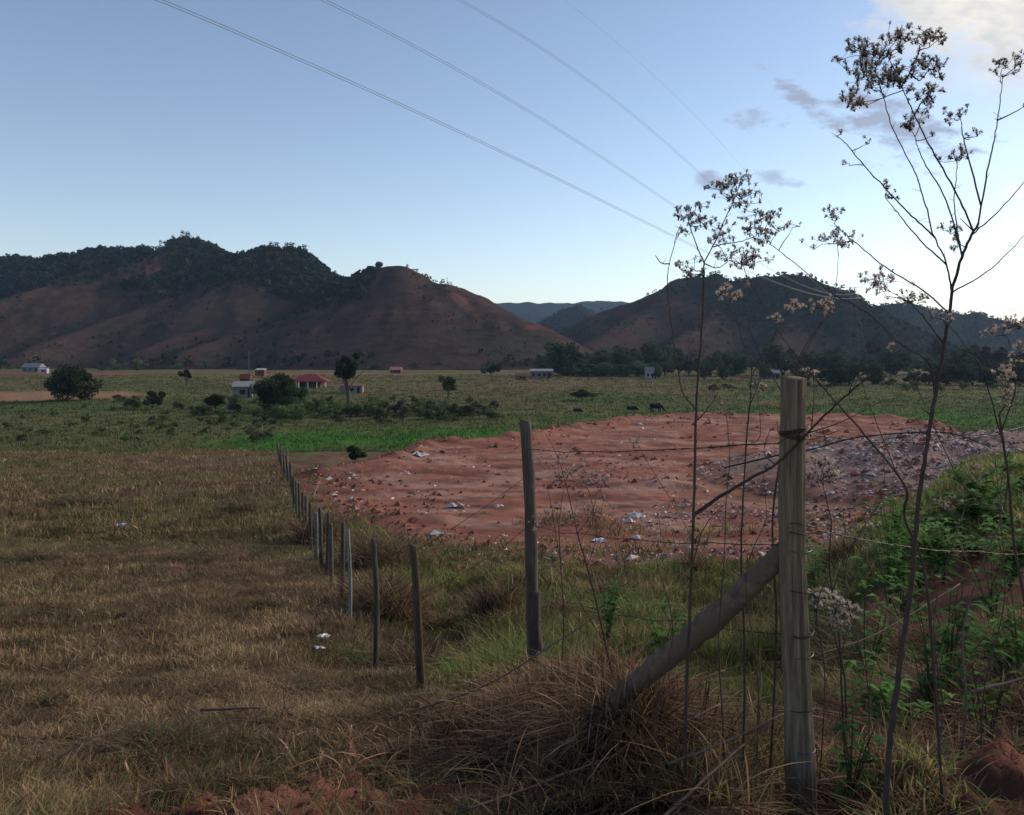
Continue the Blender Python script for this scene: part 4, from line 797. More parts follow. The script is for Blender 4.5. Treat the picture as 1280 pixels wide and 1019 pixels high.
for k, (px, py) in enumerate([(60, 880), (270, 835), (120, 770), (330, 760), (40, 700), (245, 700), (300, 640), (90, 630), (380, 860), (20, 810)]):
    h_ = hit(px, py); brush('dark weedy tuft of the left field, ' + ['near its bottom left', 'above the green tuft', 'left of the dark clod', 'right of the dark clod', 'far out at the left edge', 'below the blue grey scrap', 'right of the blue grey scrap', 'left of the blue grey scrap', 'below the two paper scraps', 'at the left edge halfway'][k], px, h_.y, (.035 + .03 * (k % 3)) * h_.y, .018 * h_.y, 200, 540 + k, [UMBER, GRN * .7, BROWN], [.4, .35, .25], .0011 * h_.y, 'grass_tuft', 0, 'grass tuft')
brush('pale dry bush under the debris heap', 1085, 8.2, 1.1, .35, 500, 100, DK, [.35, .3, .25, .1], .009)
brush('green weed clump beside the second thick post', 795, 11.5, 1.3, .45, 700, 101, [GRN, BRIGHT, OLV], [.5, .3, .2], .016, 'grass_tuft', 0, 'grass tuft')
brush('yellow green weed clump between the second thick post and the hollow', 590, 9.0, .8, .35, 500, 102, [BRIGHT, OLV, GRN], [.4, .4, .2], .012, 'grass_tuft', 0, 'grass tuft')
brush('dark scrub at the foot of the line fence', 440, 9.6, .8, .28, 500, 103, [GRN, UMBER, OLV], [.4, .35, .25], .009)
for q, (px, Y, w_, lab) in enumerate([(700, 12, .5, 'second thick post and the brace log'), (760, 14, .7, 'bright weed clump and the dirt lot'), (660, 16, .8, 'dirt lot edge straight behind the second thick post'), (830, 13, .6, 'tall weed stems in the hollow'), (900, 11, .6, 'corner post top and hollow'), (560, 14, .6, 'domed dead bush and the thin posts'), (870, 17, .8, 'near rim of the dirt lot'), (740, 9.0, .4, 'reddish forked weed and the hollow'), (1050, 14, .8, 'corner post and the bank'), (950, 15, .7, 'corner post and the near rubble')]):
    brush('dead tussock between the ' + lab if ' and ' in lab else 'dead tussock at the ' + lab, px, Y, w_, w_ * .7, 420, 500 + q, [UMBER, BROWN, STRAW, OLV, GRN], [.3, .25, .15, .15, .15], .012, 'grass_tussock', 0, 'tussock')
brush('dry brushwood caught in the line fence halfway down', 398, 22, 1.4, 1.0, 600, 104, DK, [.6, .3, .1, 0], .018)
# ------------------------------------------------------------------ litter
def scrap(mbd, c_, s_, rd, col, flat=.25):
    a = rd.random() * 6.28; ca, sa = math.cos(a), math.sin(a); v = np.array([(-.5, -.35, 0), (.5, -.4, 0), (.55, .35, 0), (-.4, .45, 0), (0, 0, .5)]) * (s_, s_ * (.4 + .6 * rd.random()), s_ * flat * 2)
    v += rd.normal(size=v.shape) * s_ * .09; v = np.stack([v[:, 0] * ca - v[:, 1] * sa, v[:, 0] * sa + v[:, 1] * ca, v[:, 2]], 1) + c_; mbd.add(v, f3=[(0, 1, 4), (1, 2, 4), (2, 3, 4), (3, 0, 4)], f4=[(3, 2, 1, 0)], col=col)
SCC = [np.array(c_) for c_ in ((.78, .56, .47), (.62, .43, .35), (.38, .20, .145), (.86, .74, .64), (.10, .07, .065), (.30, .33, .42), (.36, .15, .10), (.10, .12, .08), (.38, .29, .22))]
def rubble(n, seed, fn, smin, smax, label, name='rubble'):
    rd = np.random.default_rng(seed); m = MB(); x, Y = fn(rd, n); z = ground(x, Y)
    for i in range(len(x)): scrap(m, np.array((x[i], Y[i], z[i] - .01)), smin + (smax - smin) * rd.random() ** 2.5 * (1 if rd.random() > .015 else 3.2), rd, SCC[rd.choice(9, p=[.2, .2, .16, .1, .12, .04, .08, .04, .06])] * (.5 + .6 * rd.random()), .35)
    return tag(m.build(name, M_scrap), label, kind='stuff')
def f_pile(rd, n):
    x = 20.5 + rd.normal(size=n) * 7.5; Y = 33 + rd.normal(size=n) * 5.5; k = (pile_h(x, Y) > .05) & (rd.random(len(x)) < .15 + .85 * ss(.38, .55, fbm(x, Y, .55, 4, 70))) | (rd.random(n) < .25) & (fbm(x, Y, .5, 3, 68) > .45); return x[k], Y[k]
rubble(38000, 201, f_pile, .04, .20, 'heap of pale rubble and refuse at the right end of the dirt lot')
def f_near(rd, n):
    x, Y = scatter(n, 20.5, 29, -.12, .46, rd); d = lot_dist(x, Y); k = (fbm(x, Y, .5, 4, 66) > .46) & (d > -1.2) & (rd.random(n) < .15 + .85 * ss(.05, .4, x / Y + .1)); return x[k], Y[k]
rubble(16000, 202, f_near, .03, .15, 'rubble and scraps scattered along the near side of the dirt lot')
def f_clod(rd, n):
    x, Y = scatter(n, 18, 70, -.3, .6, rd); d = lot_dist(x, Y); k = (d > -.8) & (rd.random(n) < .02 + .9 * np.exp(-np.abs(d) / 1.3) + .35 * (fbm(x, Y, .35, 3, 69) > .62)); return x[k], Y[k]
def clods(n, seed, fn, smin, smax, label):
    rd = np.random.default_rng(seed); m = MB(); x, Y = fn(rd, n); z = ground(x, Y)
    for i in range(len(x)): scrap(m, np.array((x[i], Y[i], z[i] - .01)), (smin + (smax - smin) * rd.random() ** 3) * (.5 + Y[i] / 40), rd, np.array((.30, .12, .078)) * (.55 + .7 * rd.random()), .45)
    return tag(m.build('soil_clods', M_ground), label, kind='stuff')
clods(20000, 205, f_clod, .03, .26, 'broken red clods of earth along the rim of the dirt lot')
def f_soil(rd, n):
    x = np.concatenate([rd.uniform(-1.9, .1, n), rd.uniform(1.6, 3.2, n)]); Y = np.concatenate([rd.uniform(2.6, 4.2, n), rd.uniform(2.9, 4.4, n)]); k = dirt_mask(x, Y) > .4; return x[k], Y[k]
clods(2500, 206, f_soil, .012, .07, 'small clods of loose red soil near the viewer')
def f_far(rd, n):
    x, Y = scatter(n, 27, 72, -.25, .55, rd); d = lot_dist(x, Y); k = (d > 0) & (rd.random(n) < np.exp(-d / 2.2) * 1.2 + .10) & (fbm(x, Y, .3, 4, 67) > .42); return x[k], Y[k]
rubble(8000, 203, f_far, .05, .26, 'scraps and stones strewn over the far side of the dirt lot')
def litter(label, px, py, s_, col, seed, name='litter_scrap', cat='litter', n=5, dz=0.0):
    rd = np.random.default_rng(seed); c_ = hit(px, py); m = MB()
    for k in range(n): scrap(m, np.array((rd.normal() * s_ * .3, rd.normal() * s_ * .2, dz + rd.random() * s_ * .1)), s_ * (.5 + .6 * rd.random()), rd, np.array(col) * (.75 + .4 * rd.random()), .3)
    return tag(m.build(name, M_scrap, None, False, c_), label, cat)
litter('white crumpled plastic bag on the near side of the dirt lot', 797, 647, .45, (.62, .57, .54), 1, 'plastic_bag', 'bag', 9)
litter('blue grey scrap lying in the middle of the left field', 153, 661, .22, (.28, .32, .55), 2, n=5, dz=.12)
litter('white paper scrap in the left field, upper of the two by the thin posts', 401, 804, .14, (.75, .72, .66), 3, n=4, dz=.08)
litter('flat white scrap in the left field, lower of the two by the thin posts', 399, 819, .12, (.75, .70, .62), 4, n=2, dz=.08)
litter('white scrap pile by the left end of the dirt lot rubble', 545, 668, .4, (.5, .45, .42), 5, n=8)
litter('pale scrap on the far side of the dirt lot', 526, 571, .6, (.6, .55, .52), 6, n=5)
litter('pale plank lying on the dirt lot', 575, 634, .7, (.5, .42, .42), 7, n=2)
litter('light scrap on the red earth left of the second thick post', 627, 633, .3, (.55, .45, .42), 8, n=3)
litter('white scrap low on the dirt lot in front of the weed stems', 752, 678, .3, (.6, .52, .55), 9, n=6)
litter('pale scrap at the far centre of the dirt lot', 803, 531, .7, (.5, .44, .42), 10, n=4)
litter('yellow tan carton by the right rubble', 1055, 651, .35, (.45, .33, .18), 11, 'cardboard_piece', 'litter', 3)
litter('dark clod on the left field', 150, 775, .14, (.02, .015, .012), 12, 'soil_clod', 'clod', 6, .05)
litter('brown curled dead leaf clump behind the corner post', 1018, 678, .16, (.24, .09, .06), 13, 'dead_leaves', 'leaves', 6, .5) if False else None
stick('plank', [(391, 622, 23), (397, 606, 23.1)], .035, .03, 'pale plank end stuck upright in the brushwood by the line fence', 'plank', (.42, .31, .2))

# ------------------------------------------------------------------ trees and bushes
def crown(name, seed, n, lobes, leaf, parent, cen, rad, col, mat=M_leaf, lo=.3, bottom=-.6):
    rd = np.random.default_rng(seed); Ls = []; rad = np.array(rad)
    for k in range(lobes):
        d = rd.normal(size=3); d /= np.linalg.norm(d); d[2] = max(d[2], bottom); Ls.append((np.array(cen) + d * rad * (.42 + .42 * rd.random()), (.20 + .20 * rd.random()), .65 + .7 * rd.random()))
    Ls.append((np.array(cen), .42, .8)); k = rd.integers(0, len(Ls), n); C0 = np.array([l[0] for l in Ls])[k]; rr_ = np.array([l[1] for l in Ls])[k]; br_ = np.array([l[2] for l in Ls])[k]
    d = rd.normal(size=(n, 3)); d /= np.linalg.norm(d, axis=1)[:, None]; P = C0 + d * rad * (rr_ * (.55 + .5 * rd.random(n)))[:, None]
    V_, f = leaf_cards(P, leaf * (.6 + .8 * rd.random(n)), rd, 0, .8)
    return mesh(name, V_, [f], mat, parent, np.repeat(np.array(col) * (br_ * (.6 + .8 * rd.random(n)))[:, None], 4, 0))
def tree(name, label, group, base, h, w, crown_lo, seed, n=2600, leaf=.3, col=(.028, .042, .020), lobes=14, trunks=1, cat='tree', tr=.03, mat=M_leaf, bcol=(.05, .04, .034)):
    root = empty(name, base, label, cat, group); rd = np.random.default_rng(seed); cz = h * (crown_lo + 1) / 2; m = MB()
    for k in range(trunks):
        off = (rd.normal() * .12 * w * (trunks > 1)); fork = np.array((off * .5, rd.normal() * .05 * w, h * crown_lo * .7))
        m.tube(smooth_line([(0, 0, -.2), fork * (.5, .5, .5), fork], 4), np.linspace(h * tr, h * tr * .7, 9), 7, bcol)
        for j in range(4):
            e_ = np.array((off + rd.normal() * w * .22, rd.normal() * w * .2, cz + rd.random() * h * .2)); m.tube(smooth_line([fork, (fork + e_) / 2 + rd.normal(size=3) * w * .03, e_], 4), np.linspace(h * tr * .5, h * tr * .12, 9), 5, bcol)
    m.build('trunk', M_stem, root); crown('crown', seed, n, lobes, leaf, root, (0, 0, cz), (w / 2, w / 2 * .9, h * (1 - crown_lo) / 2 * 1.08), col, mat); return root
def flat(px, py, z=-9.2):
    Y = -z / ((py - HZ) / F); return on(px, Y)
def pxh(p, px_height): return px_height / F * p.y
b = flat(86, 502); tree('round_tree', 'dense round dark tree beside the orange field', None, b, pxh(b, 46), pxh(b, 72), -.08, 301, 9000, .34, (.034, .046, .024), 24)
b = flat(436, 507); tree('umbrella_tree', 'tall dark tree with a forked trunk right of the red roofed house', None, b, pxh(b, 66), pxh(b, 44), .42, 302, 7000, .32, (.030, .050, .024), 16, 2, tr=.035, bcol=(.11, .09, .075))
b = flat(352, 516); tree('spreading_tree', 'wide low tree in front of the red roofed house', None, b, pxh(b, 46), pxh(b, 76), .05, 303, 9000, .3, (.042, .064, .032), 22)
b = flat(233, 483); tree('sapling', 'small dark tree alone in the pale field', None, b, pxh(b, 22), pxh(b, 19), .3, 304, 1200, .34, (.022, .028, .018), 8)
b = flat(560, 500); tree('green_tree', 'bright green leaning tree in the middle of the valley floor', None, b, pxh(b, 32), pxh(b, 28), .2, 305, 2400, .26, (.045, .085, .030), 10)
b = flat(614, 474); tree('small_tree', 'round dark tree at the foot of the bare dome hill', None, b, pxh(b, 19), pxh(b, 26), .25, 306, 1800, .4, (.025, .038, .02), 8)
b = flat(190, 512); tree('low_tree', 'low dark tree right of the dense round tree', None, b, pxh(b, 26), pxh(b, 34), .1, 307, 2500, .24, (.030, .046, .022), 9)
b = flat(270, 515); tree('low_tree', 'grey green low tree between the sapling and the wide tree', None, b, pxh(b, 30), pxh(b, 34), .1, 308, 2500, .24, (.038, .048, .028), 9)
b = flat(728, 500); tree('low_tree', 'green low bush tree beyond the dirt lot', None, b, pxh(b, 17), pxh(b, 40), .1, 309, 2200, .24, (.045, .075, .030), 9)
b = flat(162, 448 + 38); tree('small_tree', 'tiny dark tree in the pale field right of the dense round tree', None, flat(126, 479), 1.4, 1.4, .2, 310, 400, .2, (.02, .028, .018), 5)
b = flat(443, 583, -6.4); tree('round_bush', 'round dark bush at the left tip of the dirt lot', None, on(443, 44), 1.0, 1.3, .02, 311, 1600, .11, (.03, .055, .025), 8, cat='bush')
# thicket band in front of the lush grass
bushes = []
for k, kind in enumerate([(.070, .100, .042), (.095, .135, .052), (.080, .088, .050)]):
    o = tree('valley_bush', 'x', 'bushes of the valley floor', Vector((0, 0, 0)), 2.2, 3.4, .02, 320 + k, 900, .2, kind, 8, cat='bush'); bushes.append(o)
rd = np.random.default_rng(330)
BP = [('dark bush of the thicket behind the lush strip', px, 523 + rd.normal() * 4, .7 + .5 * rd.random(), int(rd.integers(0, 3))) for q, px in enumerate(np.linspace(335, 620, 42) + rd.normal(size=42) * 4)]
BP += [('shrub in the rough before the red roofed house', 330 + 270 * rd.random(), 500 + 14 * rd.random(), .45 + .5 * rd.random(), int(rd.integers(0, 3))) for q in range(22)]
BP += [('low green shrub in the meadow beyond the dry field', 5 + 325 * rd.random(), 507 + 48 * rd.random() ** .8, (.16 + .36 * rd.random() ** 1.5), int(rd.integers(0, 3))) for q in range(85)]
BP += [('shrub in the rough left of the wide tree', 150 + 185 * rd.random(), 500 + 24 * rd.random(), .4 + .55 * rd.random(), int(rd.integers(0, 3))) for q in range(26)]
BP += [('grey green shrub in the scrubby strip above the line fence', 312 + 30 * rd.random(), 506 + 56 * rd.random(), .22 + .3 * rd.random(), 2) for q in range(20)]
BP += [('dark shrub at the foot of the left hills', -10 + 690 * rd.random(), 460 + 4 * rd.random(), 1.1 + 1.8 * rd.random(), int(rd.integers(0, 3))) for q in range(40)]
BP += [('shrub in the rough beyond the dirt lot', 860 + 400 * rd.random(), 484 + 6 * rd.random(), .6 + .7 * rd.random(), int(rd.integers(0, 3))) for q in range(16)]
BP += [('low shrub scattered on the middle meadow', 640 + 560 * rd.random(), 486 + 24 * rd.random(), .15 + .2 * rd.random(), int(rd.integers(0, 3))) for q in range(14)]
first = [True] * 3
for q, (lab, px, py, s_, kd) in enumerate(BP):
    o = bushes[kd] if first[kd] else copy_tree(bushes[kd]); first[kd] = False
    p_ = flat(px, py); o.location = p_; o.rotation_euler.z = rd.random() * 6.28; o.scale = (s_ * (.9 + .5 * rd.random()), s_, s_ * (.6 + .35 * rd.random())); o['label'] = lab; o['group'] = lab.replace('shrub', 'shrubs').replace('bush ', 'bushes ')
# row of trees under the right-hand hills
protos = [tree('broadleaf_tree', 'x', None, Vector((0, 0, 0)), 10, 9, .0, 340, 3200, .55, (.052, .074, .040), 16), tree('broadleaf_tree', 'x', None, Vector((0, 0, 0)), 10, 7, .04, 341, 2800, .5, (.066, .086, .048), 13),
          tree('bamboo_clump', 'x', None, Vector((0, 0, 0)), 7, 11, .03, 342, 2800, .5, (.07, .115, .05), 16), tree('thin_tree', 'x', None, Vector((0, 0, 0)), 12, 6, .4, 343, 1100, .5, (.05, .05, .042), 10)]
first = [True] * 4
TR = []
for px in np.linspace(676, 1300, 80): TR.append((px + rd.normal() * 6, 461 + 10 * rd.random(), .55 + 1.0 * rd.random(), int(rd.choice([0, 1, 3], p=[.5, .35, .15])), 'dark tree in the wood under the right hills'))
for px in np.linspace(705, 805, 11): TR.append((px, 470, .75 + .2 * rd.random(), 2, 'feathery green tree behind the far meadow'))
for px, s_ in [(820, .9), (880, 1.0), (905, 1.2), (955, 1.15), (1000, 1.15), (1045, 1.3), (1060, 1.2), (1090, 1.0), (1140, 1.05), (1160, .9), (1200, 1.2), (1235, 1.4), (1262, 1.6), (1290, 1.7), (1180, 1.2), (1215, 1.2)]: TR.append((px, 482 if px > 980 else 474, s_ * .62, int(rd.choice([0, 1])), 'near dark tree edging the right hand meadow'))
for q, (px, py, s_, kd, lab) in enumerate(TR):
    o = protos[kd] if first[kd] else copy_tree(protos[kd]); first[kd] = False
    sw = s_ * (1.1 + .6 * rd.random()); o.location = flat(px, py); o.rotation_euler.z = rd.random() * 6.28; o.scale = (sw, sw, s_ * (.62 + .4 * rd.random())); o['label'] = lab; o['group'] = lab.replace('tree', 'trees', 1)
# woods on the hills
def wood(name, label, P, hmin, hmax, seed, per=24, col=(.030, .044, .028)):
    rd = np.random.default_rng(seed); n = len(P); hh = hmin + (hmax - hmin) * rd.random(n) ** 1.8; k = np.repeat(np.arange(n), per); d = rd.normal(size=(len(k), 3)); d /= np.linalg.norm(d, axis=1)[:, None]
    Q_ = P[k] + d * np.stack([hh * .42, hh * .42, hh * .38], 1)[k] * (.6 + .4 * rd.random((len(k), 1))); Q_[:, 2] += hh[k] * .6
    V_, f = leaf_cards(Q_, hh[k] * .38, rd, 0, .8); cc = np.array(col) * (.4 + 1.4 * rd.random((n, 1)) ** 1.3); cc = cc[k] * (.7 + .6 * rd.random((len(k), 1)))
    return tag(mesh(name, V_, [f], M_far, None, np.repeat(cc, 4, 0)), label, kind='stuff')
wood('forest', 'dense dark wood covering the crests of the left hills', hill_pts(8500, lambda c_: (forest_mask(c_) > 0) & (c_[:, 0] < 0) & (c_[:, 1] < 800), 401), 2.2, 6.5, 402)
wood('forest', 'dark wood covering the right hills', hill_pts(5000, lambda c_: (forest_mask(c_) > 0) & (c_[:, 0] > 0) & (c_[:, 1] < 1300) , 403), 2.0, 4.2, 404, 22)
def edge_mask(c_):
    j = c_.copy(); a_ = forest_mask(j) > 0; hit_ = np.zeros(len(c_), bool)
    for dx_, dz_ in ((14, 0), (-14, 0), (0, 8), (0, -8), (24, -10), (-24, -12)):
        j = c_ + np.array((dx_, 0, dz_)); hit_ |= forest_mask(j) > 0
    return hit_ & ~a_ & (c_[:, 1] < 800) & ((c_[:, 0] / c_[:, 1] < -.19) | (c_[:, 0] > 0) & (c_[:, 2] < 55))
wood('forest', 'scattered trees thinning out below the woods on the hills', hill_pts(1300, edge_mask, 431), 1.8, 5, 432, 20, (.030, .042, .026))
wood('scrub', 'bushes gathered in the damp gullies of the hills', hill_pts(1500, lambda c_: (c_[:, 1] < 760) & (c_[:, 2] > -8) & (fbm(c_[:, 0], c_[:, 1] * .6, .022, 4, 77) < .43), 433), 1.0, 3.6, 434, 16, (.032, .038, .024))
def mid_mask(c_): return (c_[:, 2] < -2) & (c_[:, 2] > -9) & (fbm(c_[:, 0], c_[:, 1], .02, 3, 405) > .5)
wood('scrub', 'dark scrub along the foot of the hills', hill_pts(900, mid_mask, 406), 2, 5, 407, 20, (.028, .036, .024))
wood('scrub', 'thin scrub dotted over the hill slopes', hill_pts(900, lambda c_: (c_[:, 1] < 760) & (fbm(c_[:, 0], c_[:, 1], .03, 4, 408) > .62), 409), .8, 2.6, 410, 12, (.032, .038, .026))
# emergent trees on the skyline
def crest(px):
    best = None
    for Y in np.linspace(500, 760, 200):
        pass
    return best
hp = 640 + F * hv[:, 0] / hv[:, 1]; hpy = HZ - F * hv[:, 2] / hv[:, 1]
sky_t = tree('crest_tree', 'x', None, Vector((0, 0, 0)), 8, 8, .3, 420, 190, .6, (.026, .034, .024), 7, mat=M_far, tr=.014); sky_n = 0
SK = [(7, 1.0), (30, .8), (62, 1.0), (90, .9), (107, 1.0), (125, 1.1), (150, .9), (166, .8), (185, .9), (200, 1.0), (214, 1.1), (228, 1.4), (238, 1.5), (248, 1.3), (262, 1.0), (272, .9), (288, .8), (302, .8), (318, 1.0), (330, 1.1), (340, 1.5), (348, 1.6), (357, 1.3), (366, 1.4), (374, 1.2), (383, 1.3), (391, 1.2), (400, .9), (420, 1.0), (428, .7), (442, .5), (455, .7), (533, .35), (925, .3), (948, .25), (752, .6), (870, .25)]
for px, s_ in SK:
    sel = np.nonzero((np.abs(hp - px) < 3) & (hv[:, 1] < 800))[0]
    if not len(sel): continue
    k = sel[np.argmin(hpy[sel])]; o = sky_t if sky_n == 0 else copy_tree(sky_t); sky_n += 1
    o.location = Vector(hv[k]) - Vector((0, 0, .5)); s_ *= .78; o.scale = (s_ * (.8 + .4 * rd.random()), s_, s_ * (.9 + .3 * rd.random())); o.rotation_euler.z = rd.random() * 6.28
    o['label'] = 'tree standing out on the wooded skyline of the left hills' if px < 540 else 'small tree on the crest of the right hill'; o['group'] = 'skyline trees of the left hills' if px < 540 else 'small trees on the right hill crest'

ONES = 'first second third fourth fifth sixth seventh eighth ninth tenth eleventh twelfth thirteenth fourteenth fifteenth sixteenth seventeenth eighteenth nineteenth'.split()
def ordinal(k):
    if k < 20: return ONES[k - 1]
    t = {2: 'twent', 3: 'thirt', 4: 'fort', 5: 'fift', 6: 'sixt', 7: 'sevent', 8: 'eight', 9: 'ninet'}[k // 10]
    return t + 'ieth' if k % 10 == 0 else t + 'y ' + ONES[k % 10 - 1]
byl = {}
for o in list(COL.objects):
    if o.get('label') and not o.parent: byl.setdefault(o['label'], []).append(o)
for lab, os_ in byl.items():
    if len(os_) < 3: continue
    os_.sort(key=lambda o: o.location.x / max(o.location.y, 1))
    for k, o in enumerate(os_): o['label'] = ordinal(k + 1) + ' from the left: ' + lab
# ------------------------------------------------------------------ houses
def house(name, label, px, py, wpx, hpx, wallc, roofc, rz=0, kind='hip', depth=.7, windows=2, over=.5, roof_share=.45, porch=False):
    b = flat(px, py); w = pxh(b, wpx); h = pxh(b, hpx); d = w * depth; hw = h * (1 - roof_share); root = empty(name, b, label, 'building', None, rz)
    m = MB(); m.box(0, 0, hw / 2 - .2, w - 2 * over, d - 2 * over, hw + .4, col=wallc); m.build('wall', M_plaster, root)
    rf = MB(); W2, D2 = w / 2, d / 2
    if kind == 'hip':
        rx = max(W2 - D2, W2 * .15); V_ = [(-W2, -D2, hw), (W2, -D2, hw), (W2, D2, hw), (-W2, D2, hw), (-rx, 0, h), (rx, 0, h), (-W2, -D2, hw - .15), (W2, -D2, hw - .15), (W2, D2, hw - .15), (-W2, D2, hw - .15)]
        rf.add(V_, f3=[(1, 2, 5), (3, 0, 4)], f4=[(0, 1, 5, 4), (2, 3, 4, 5), (6, 7, 1, 0), (7, 8, 2, 1), (8, 9, 3, 2), (9, 6, 0, 3), (9, 8, 7, 6)], col=roofc)
    elif kind == 'gable':
        V_ = [(-W2, -D2, hw), (W2, -D2, hw), (W2, D2, hw), (-W2, D2, hw), (-W2, 0, h), (W2, 0, h)]; rf.add(V_, f3=[(1, 2, 5), (3, 0, 4)], f4=[(0, 1, 5, 4), (2, 3, 4, 5), (3, 2, 1, 0)], col=roofc)
    else:
        V_ = [(-W2, -D2, hw), (W2, -D2, hw), (W2, D2, h), (-W2, D2, h), (-W2, -D2, hw - .12), (W2, -D2, hw - .12), (W2, D2, h - .12), (-W2, D2, h - .12)]; rf.add(V_, f4=[(0, 1, 2, 3), (4, 5, 1, 0), (5, 6, 2, 1), (6, 7, 3, 2), (7, 4, 0, 3), (7, 6, 5, 4)], col=roofc)
    rf.build('roof', M_roof, root); ww = w - 2 * over
    for k in range(windows):
        fx = -ww / 2 + ww * (k + .5) / windows
        o = MB(); o.box(fx, -(d / 2 - over) - .02, hw * .52, min(1.1, ww / windows * .5), .08, min(1.1, hw * .4)); o.build('window', M_dark, root)
    dr = MB(); dr.box(ww * .32, -(d / 2 - over) - .02, hw * .40, min(.9, ww * .12), .09, hw * .78); dr.build('door', M_dark, root)
    if porch:
        for k in range(5):
            p_ = MB(); p_.box(-W2 + .25 + (w - .5) * k / 4, -D2 + .2, hw / 2, .16, .16, hw); p_.build('porch_column', M_plaster, root)
    return root
house('red_roof_house', 'farmhouse with a wide dark red hipped roof and shaded porch', 388, 484, 46, 18, (.10, .07, .06), (.17, .035, .035), .06, 'hip', .75, 3, 2.0, .5, True)
house('shed', 'low white walled shed with a pale sheet roof left of the wide tree', 304, 497, 26, 20, (.18, .165, .16), (.22, .21, .21), .25, 'shed', .8, 1, .3, .3)
house('lean_to', 'small dark hut with a red roof behind the white walled shed', 307, 484, 14, 17, (.06, .045, .045), (.20, .05, .035), 0, 'gable', .8, 1, .3, .35)
house('brick_hut', 'small brick red hut with a pale flat roof up the slope', 326, 469, 12, 9, (.2, .055, .04), (.45, .40, .38), 0, 'shed', .8, 1, .1, .15)
house('orange_hut', 'small orange roofed hut alone below the bare dome hill', 495, 466, 15, 8, (.13, .06, .05), (.42, .17, .11), 0, 'gable', .7, 1, .3, .45)
house('long_barn', 'long pale grey barn at the meadow edge below the dome hill', 677, 473, 29, 12, (.18, .14, .14), (.24, .23, .27), 0, 'shed', .4, 4, .2, .2)
house('brick_shed', 'small brick shed left of the long pale barn', 651, 475, 15, 8, (.20, .08, .06), (.15, .07, .06), 0, 'gable', .7, 1, .2, .4)
house('white_house', 'white house with a pale roof at the far left edge', 42, 465, 24, 11, (.2, .18, .18), (.22, .2, .22), -.1, 'gable', .6, 3, .4, .45)
house('white_annex', 'small white building right of the far left white house', 55, 466, 10, 7, (.4, .38, .4), (.3, .3, .34), .1, 'shed', .7, 1, .1, .2)
house('pale_house', 'pale house half hidden by trees under the right hill', 962, 473, 24, 11, (.12, .12, .15), (.18, .19, .22), 0, 'gable', .6, 4, .3, .35)
house('white_hut', 'tiny white roofed hut among the trees in the gap between the hills', 709, 449 + 16, 12, 16, (.12, .12, .12), (.5, .5, .52), 0, 'shed', .7, 1, .2, .2)
house('grey_house', 'small grey house behind the feathery hedge', 812, 474, 12, 15, (.32, .29, .32), (.2, .18, .2), 0, 'gable', .7, 2, .2, .35)
house('white_shed', 'white shed seen through the trunks of the tall forked tree', 440, 493, 30, 11, (.2, .18, .17), (.18, .08, .06), 0, 'shed', .4, 1, .2, .15)
# cattle
def cow(label, px, py, seed, s_=1.0, rz=0.0, lying=False):
    b = flat(px, py); root = empty('cow', b, label, 'cow', 'dark cattle beyond the dirt lot', rz); m = MB(); lift = .32 if lying else .0
    P = np.array([(-.95, 0, 1.05), (-.75, 0, 1.08), (-.3, 0, .98), (.2, 0, .98), (.6, 0, 1.08), (.9, 0, .98), (1.15, 0, .72), (1.32, 0, .42), (1.45, 0, .16)]) * s_; r_ = np.array([.12, .32, .40, .42, .38, .26, .17, .15, .07]) * s_
    if lying: P[:, 2] -= .6 * s_
    m.tube(smooth_line(P, 3), np.interp(np.linspace(0, 8, 25), range(9), r_), 10)
    for x_, y_ in ((-.72, .2), (-.66, -.2), (.55, .18), (.62, -.18)):
        if lying: m.tube(np.array([(x_, y_, .3), (x_ + .25, y_ * 1.6, .12), (x_ - .1, y_ * 1.7, .06)]) * s_, np.array([.13, .08, .05]) * s_, 6)
        else: m.tube(np.array([(x_, y_, .85), (x_ + (.06 if x_ < 0 else -.02), y_, .5), (x_ - (.05 if x_ < 0 else 0), y_, .25), (x_, y_, 0)]) * s_, np.array([.16, .09, .06, .07]) * s_, 6)
    m.tube(np.array([(-.98, 0, 1.1), (-1.08, 0, .8), (-1.05, .02, .4)]) * s_ - (0, 0, .6 * s_ if lying else 0), np.array([.04, .025, .04]) * s_, 5)
    for y_ in (-.16, .16): m.tube(np.array([(1.22, y_ * .5, .62), (1.2, y_ * 1.5, .64)]) * s_ - (0, 0, .6 * s_ if lying else 0), np.array([.05, .02]) * s_, 5)
    m.build('body', M_cow, root, True)
cow('black cow grazing just beyond the far edge of the dirt lot', 820, 515.5, 1, 1.05, .35)
cow('black cow lying down left of the grazing cow', 790, 512, 2, .9, .1, True)
cow('small dark calf alone further left beyond the dirt lot', 722, 513, 3, .75, .3, True)

